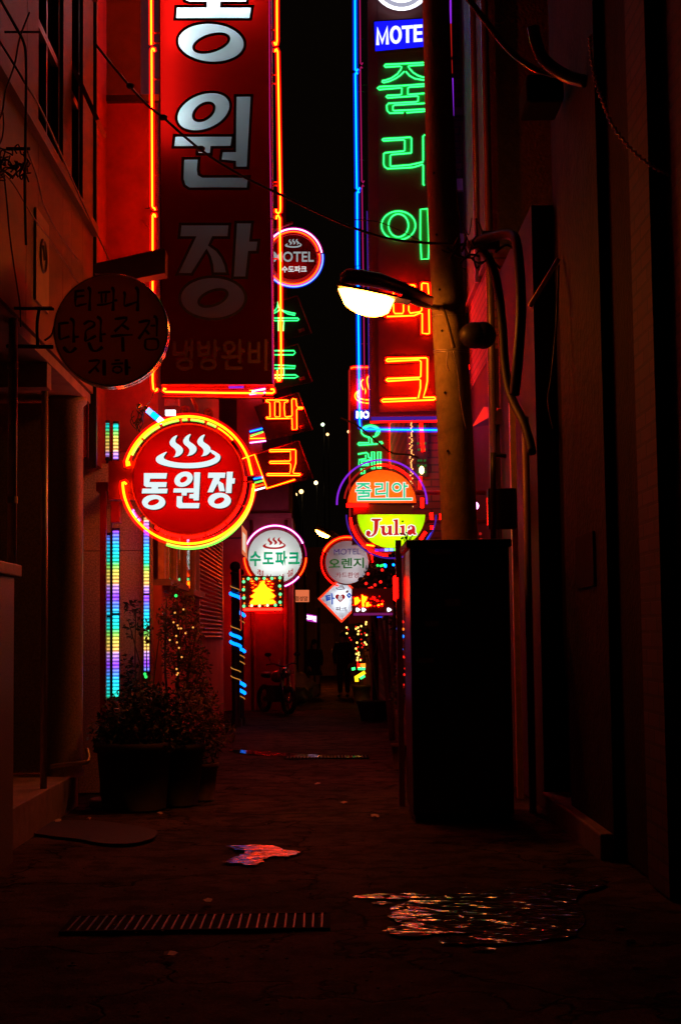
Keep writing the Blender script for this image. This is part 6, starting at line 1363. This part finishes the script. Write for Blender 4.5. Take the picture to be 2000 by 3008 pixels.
MB().tube([Wm((-.09, -.62, .3)), Wm((-.08, -.38, .95))], .022).tube([Wm((.09, -.62, .3)), Wm((.08, -.38, .95))], .022).build('fork', M_CHROME, r, True)
MB().tube(cr([Wm((-.36, -.3, 1.02)), Wm((-.2, -.36, 1.04)), Wm((0, -.36, .98)), Wm((.2, -.36, 1.04)), Wm((.36, -.3, 1.02))], 5), .016, 8).build('handlebar', M_STEEL, r, True)
MB().ball(Wm((0, -.5, .86)), .11, 14, (1, .8, 1)).build('headlight', M_CHROME, r, True)
for sx in (-1, 1):
    m_ = MB().tube([Wm((sx*.26, -.34, 1.04)), Wm((sx*.32, -.34, 1.2))], .008, 5).ball(Wm((sx*.33, -.34, 1.23)), .065, 10, (1.1, .3, .7)).build('mirror', M_BLACK, r, True)
    MB().ball(Wm((sx*.17, -.46, .86)), .035, 8).build('indicator', mat('indicator_amber', (.5, .15, .02), .2), r, True)
MB().ball(Wm((0, -.05, .78)), .2, 14, (.75, 1.5, .7)).build('fuel_tank', mat('tank_red', (.2, .02, .02), .2, 0, .1, coat=.6), r, True)
MB().ball(Wm((0, .45, .8)), .17, 12, (.9, 2.2, .45)).build('seat', M_BLACK, r, True)
MB().obox(Wm((0, .02, .42)), (.26, .44, .34), R).tube([Wm((0, .6, .32)), Wm((0, -.1, .3)), Wm((0, -.36, .8))], .04, 8).build('engine', M_STEEL, r, False, .02)
MB().tube([Wm((.17, -.1, .3)), Wm((.2, .8, .34))], .045, 10).build('exhaust', M_CHROME, r, True)
MB().ball(Wm((0, -.62, .52)), .14, 12, (.55, 1.6, .5)).build('mudguard', M_BLACK, r, True)
def bag(c, rx, rz, m, lab, seed):
    random.seed(seed); b = MB(); n = 20
    b.ball((0, 0, 0), 1, n)
    for i, v in enumerate(b.v):
        k = 1+.16*math.sin(v.x*5+seed)*math.sin(v.z*6)+.08*math.sin(v.y*11+v.x*8)+random.uniform(-.03, .03); z = v.z*k*rz
        b.v[i] = Vector((c.x+v.x*k*rx, c.y+v.y*k*rx*.8, max(0, rz*.85+z)))
    b.ball((c.x, c.y, rz*1.85), rx*.16, 8, (1, 1, 1.6))
    return own(b, 'rubbish_bag', m, lab, 'rubbish bag', 'rubbish bags by the red wall', True)
M_BAGW = mat('bag_pale', (.5, .42, .34), .35, 0, .25, 8, .5, 14); M_BAGD = mat('bag_dark', (.03, .028, .03), .3, 0, .2, 8, .4, 14)
bag(Vector((P(868, 2030, 38.6).x, 38.8, 0)), .42, .36, M_BAGW, 'large pale rubbish bag, leftmost of the pale pair', 3)
bag(Vector((P(897, 2030, 39).x, 39.4, 0)), .34, .28, M_BAGW, 'smaller pale rubbish bag behind the woman', 5)
bag(Vector((P(862, 2050, 36).x, 36.0, 0)), .42, .22, M_BAGD, 'flat dark rubbish bag in front of the pale ones', 8)

# ================================================================== CABLES AND BOXES OVERHEAD
cb_ = own(MB().tube(cr([P(280, 128, 15.0), P(350, 215, 14.95), P(430, 305, 14.9), P(480, 345, 14.9), P(590, 440, 14.85), P(700, 510, 14.8), P(800, 560, 14.8), P(920, 618, 14.8), P(1040, 670, 14.75), P(1150, 702, 14.7), P(1260, 714, 14.7), P(1400, 720, 14.6)], 6), .0135, 7), 'overhead_cable', M_CABLE, 'thick black cable sagging from the left building to the utility pole', 'cable', smooth=True)
for x, y in ((384, 252), (480, 345), (590, 437)): MB().ball(P(x, y, 14.9), .028, 8, (1.6, 1, 1.2)).build('splice', M_CABLE, None, True).parent = cb_
for ch in cb_.children: ch.location = -cb_.location
cable('overhead_cable', [P(1040, 645, 14.9), P(1110, 652, 14.9), P(1180, 680, 14.8), P(1240, 710, 14.75)], .005, 'thin drop wire crossing the round neon letter')
cable('overhead_cable', [P(1000, 1228, 17), P(1050, 1250, 17), P(1110, 1300, 17), P(1150, 1330, 17), P(1200, 1336, 17), P(1230, 1345, 17)], .012, 'black cable looping in front of the green vertical letters')
cable('overhead_cable', [P(1400, 718, 14.6), P(1440, 770, 14.5), P(1462, 850, 14.45), P(1475, 960, 14.4), P(1482, 1070, 14.3), P(1498, 1160, 14.1), P(1540, 1250, 13.7), P(1562, 1330, 13.5)], .042, 'fat black cable bundle bending down past the red-lit brick')
cable('overhead_cable', [P(1380, 722, 14.6), P(1430, 700, 14.4), P(1500, 690, 14.1), P(1520, 740, 13.8), P(1530, 900, 13.6), P(1520, 1060, 13.6), P(1510, 1160, 13.7)], .05, 'heavier cable bundle hanging beside the fat one', )
cable('overhead_cable', [P(1340, 560, 14.6), P(1352, 640, 14.6), P(1375, 690, 14.6), P(1385, 640, 14.6)], .006, 'small wire loop over the cable junction')
cable('overhead_cable', [P(1352, 800, 15), P(1346, 880, 15), P(1352, 1000, 15), P(1358, 1080, 15)], .007, 'thin wire hanging along the shaded side of the pole')
b = MB()
random.seed(4)
for i in range(18):
    p = P(random.uniform(1340, 1460), random.uniform(690, 760), 14.5); q = p+Vector((random.uniform(-.25, .25), random.uniform(-.1, .1), random.uniform(-.18, .2))); b.tube(cr([p, p.lerp(q, .5)+Vector((0, 0, random.uniform(-.1, .1))), q], 4), random.uniform(.006, .014), 5)
b.box(P(1400, 0, 14.5).x, P(1450, 0, 14.5).x, 14.45, 14.6, P(0, 745, 14.5).z, P(0, 695, 14.5).z)
own(b, 'cable_junction', M_CABLE, 'messy black cable junction on the arm right of the pole', 'cable', smooth=True)
own(MB().ball(P(1395, 985, 14.7), .14, 14, (1.15, .8, .95)).ball(P(1418, 985, 14.7), .13, 14, (1, .8, 1.05)), 'transformer', M_BLACK, 'round black drum hung on the shaded side of the pole', 'transformer', smooth=True)
cable('overhead_cable', [P(1370, -10, 11.6), P(1420, 55, 11.6), P(1470, 120, 11.6), P(1520, 170, 11.6), P(1575, 205, 11.6), P(1640, 222, 11.6)], .024, 'taut black cable catching red light at the top right', m=mat('cable_gloss', (.12, .1, .1), .25, 0, .2))
cable('overhead_cable', [P(1565, 80, 11.5), P(1575, 130, 11.5), P(1600, 180, 11.5), P(1660, 222, 11.4), P(1720, 240, 11.3)], .05, 'thick drooping cable roll beside the taut red-lit cable', m=mat('cable_gloss', (0, 0, 0)))
b = MB(); path = cr([P(1731, 105, 9.2), P(1735, 160, 9.2), P(1747, 230, 9.2), P(1770, 300, 9.2), P(1800, 370, 9.2), P(1850, 435, 9.2), P(1910, 485, 9.2), P(1970, 515, 9.2), P(2030, 530, 9.2)], 40)
hx = []; 
for i, p in enumerate(path):
    a = i*.72; hx.append(Vector(p)+Vector((.009*math.cos(a), .011*math.sin(a), .009*math.sin(a+1.0))))
b.tube(hx, .0048, 5); b.tube(path[::4], .0055, 6)
own(b, 'spiral_cable', mat('cable_gloss2', (.7, .45, .4), .3, .5, .2), 'spirally wrapped cable drooping across the top right corner', 'cable', smooth=True)
b = MB(); b.box(P(1540, 0, 12).x, P(1650, 0, 12).x, 12.0, 12.5, P(0, 310, 12).z, P(0, 228, 12).z)
own(b, 'switch_box', mat('matt_black', (.004, .004, .004), .95, 0, 0, spec=.1), 'black switch box under the red-lit cable', 'switch box', bevel=.03)
own(MB().tube([P(1640, 760, 12.6), P(1555, 900, 12.6)], .02, 8), 'strut_pipe', M_WOOD, 'slanting steel strut in front of the right plaster wall', 'strut', smooth=True)
# meters on the flank behind the cabinet
mt = thing('electric_meter', 'dark meter case with pipes on the wall above the cabinet', 'meter', P(1440, 1600, 14.9))
MB().box(P(1404, 0, 14.9).x, P(1485, 0, 14.9).x, 14.9, 15.0, P(0, 1570, 14.9).z, P(0, 1450, 14.9).z).build('case', M_BLACK, mt, False, .01)
MB().tube([P(1448, 1330, 14.85), P(1448, 1400, 14.85), P(1448, 1600, 14.85)], .03, 8).tube([P(1440, 1335, 14.85), P(1486, 1340, 14.85)], .022, 8).build('pipe', M_STEEL, mt, True)
rl = thing('led_bar', 'short red LED bar beside the meter case', 'led light', P(1408, 1560, 15.4))
for k in range(9): MB().box(P(1401, 0, 15.4).x, P(1416, 0, 15.4).x, 15.38, 15.42, P(0, 1485+k*9.2, 15.4).z, P(0, 1478.5+k*9.2, 15.4).z).build('led_tube', E_PURE, rl)
for (x, y) in ((1410, 1568), (1412, 1585), (1408, 1600)): MB().ball(P(x, y, 15.4), .016, 8).build('led', E_DIMRED, rl, True)
fl = thing('fluorescent_lamp', 'short slanting white and cyan tube lamp behind the pole', 'lamp', P(1385, 1500, 16.5))
MB().tube([P(1378, 1512, 16.5), P(1391, 1490, 16.5)], .035, 10).build('tube', E_BLUEW, fl, True); MB().ball(P(1394, 1486, 16.5), .045, 10).build('socket', E_PINKW, fl, True)
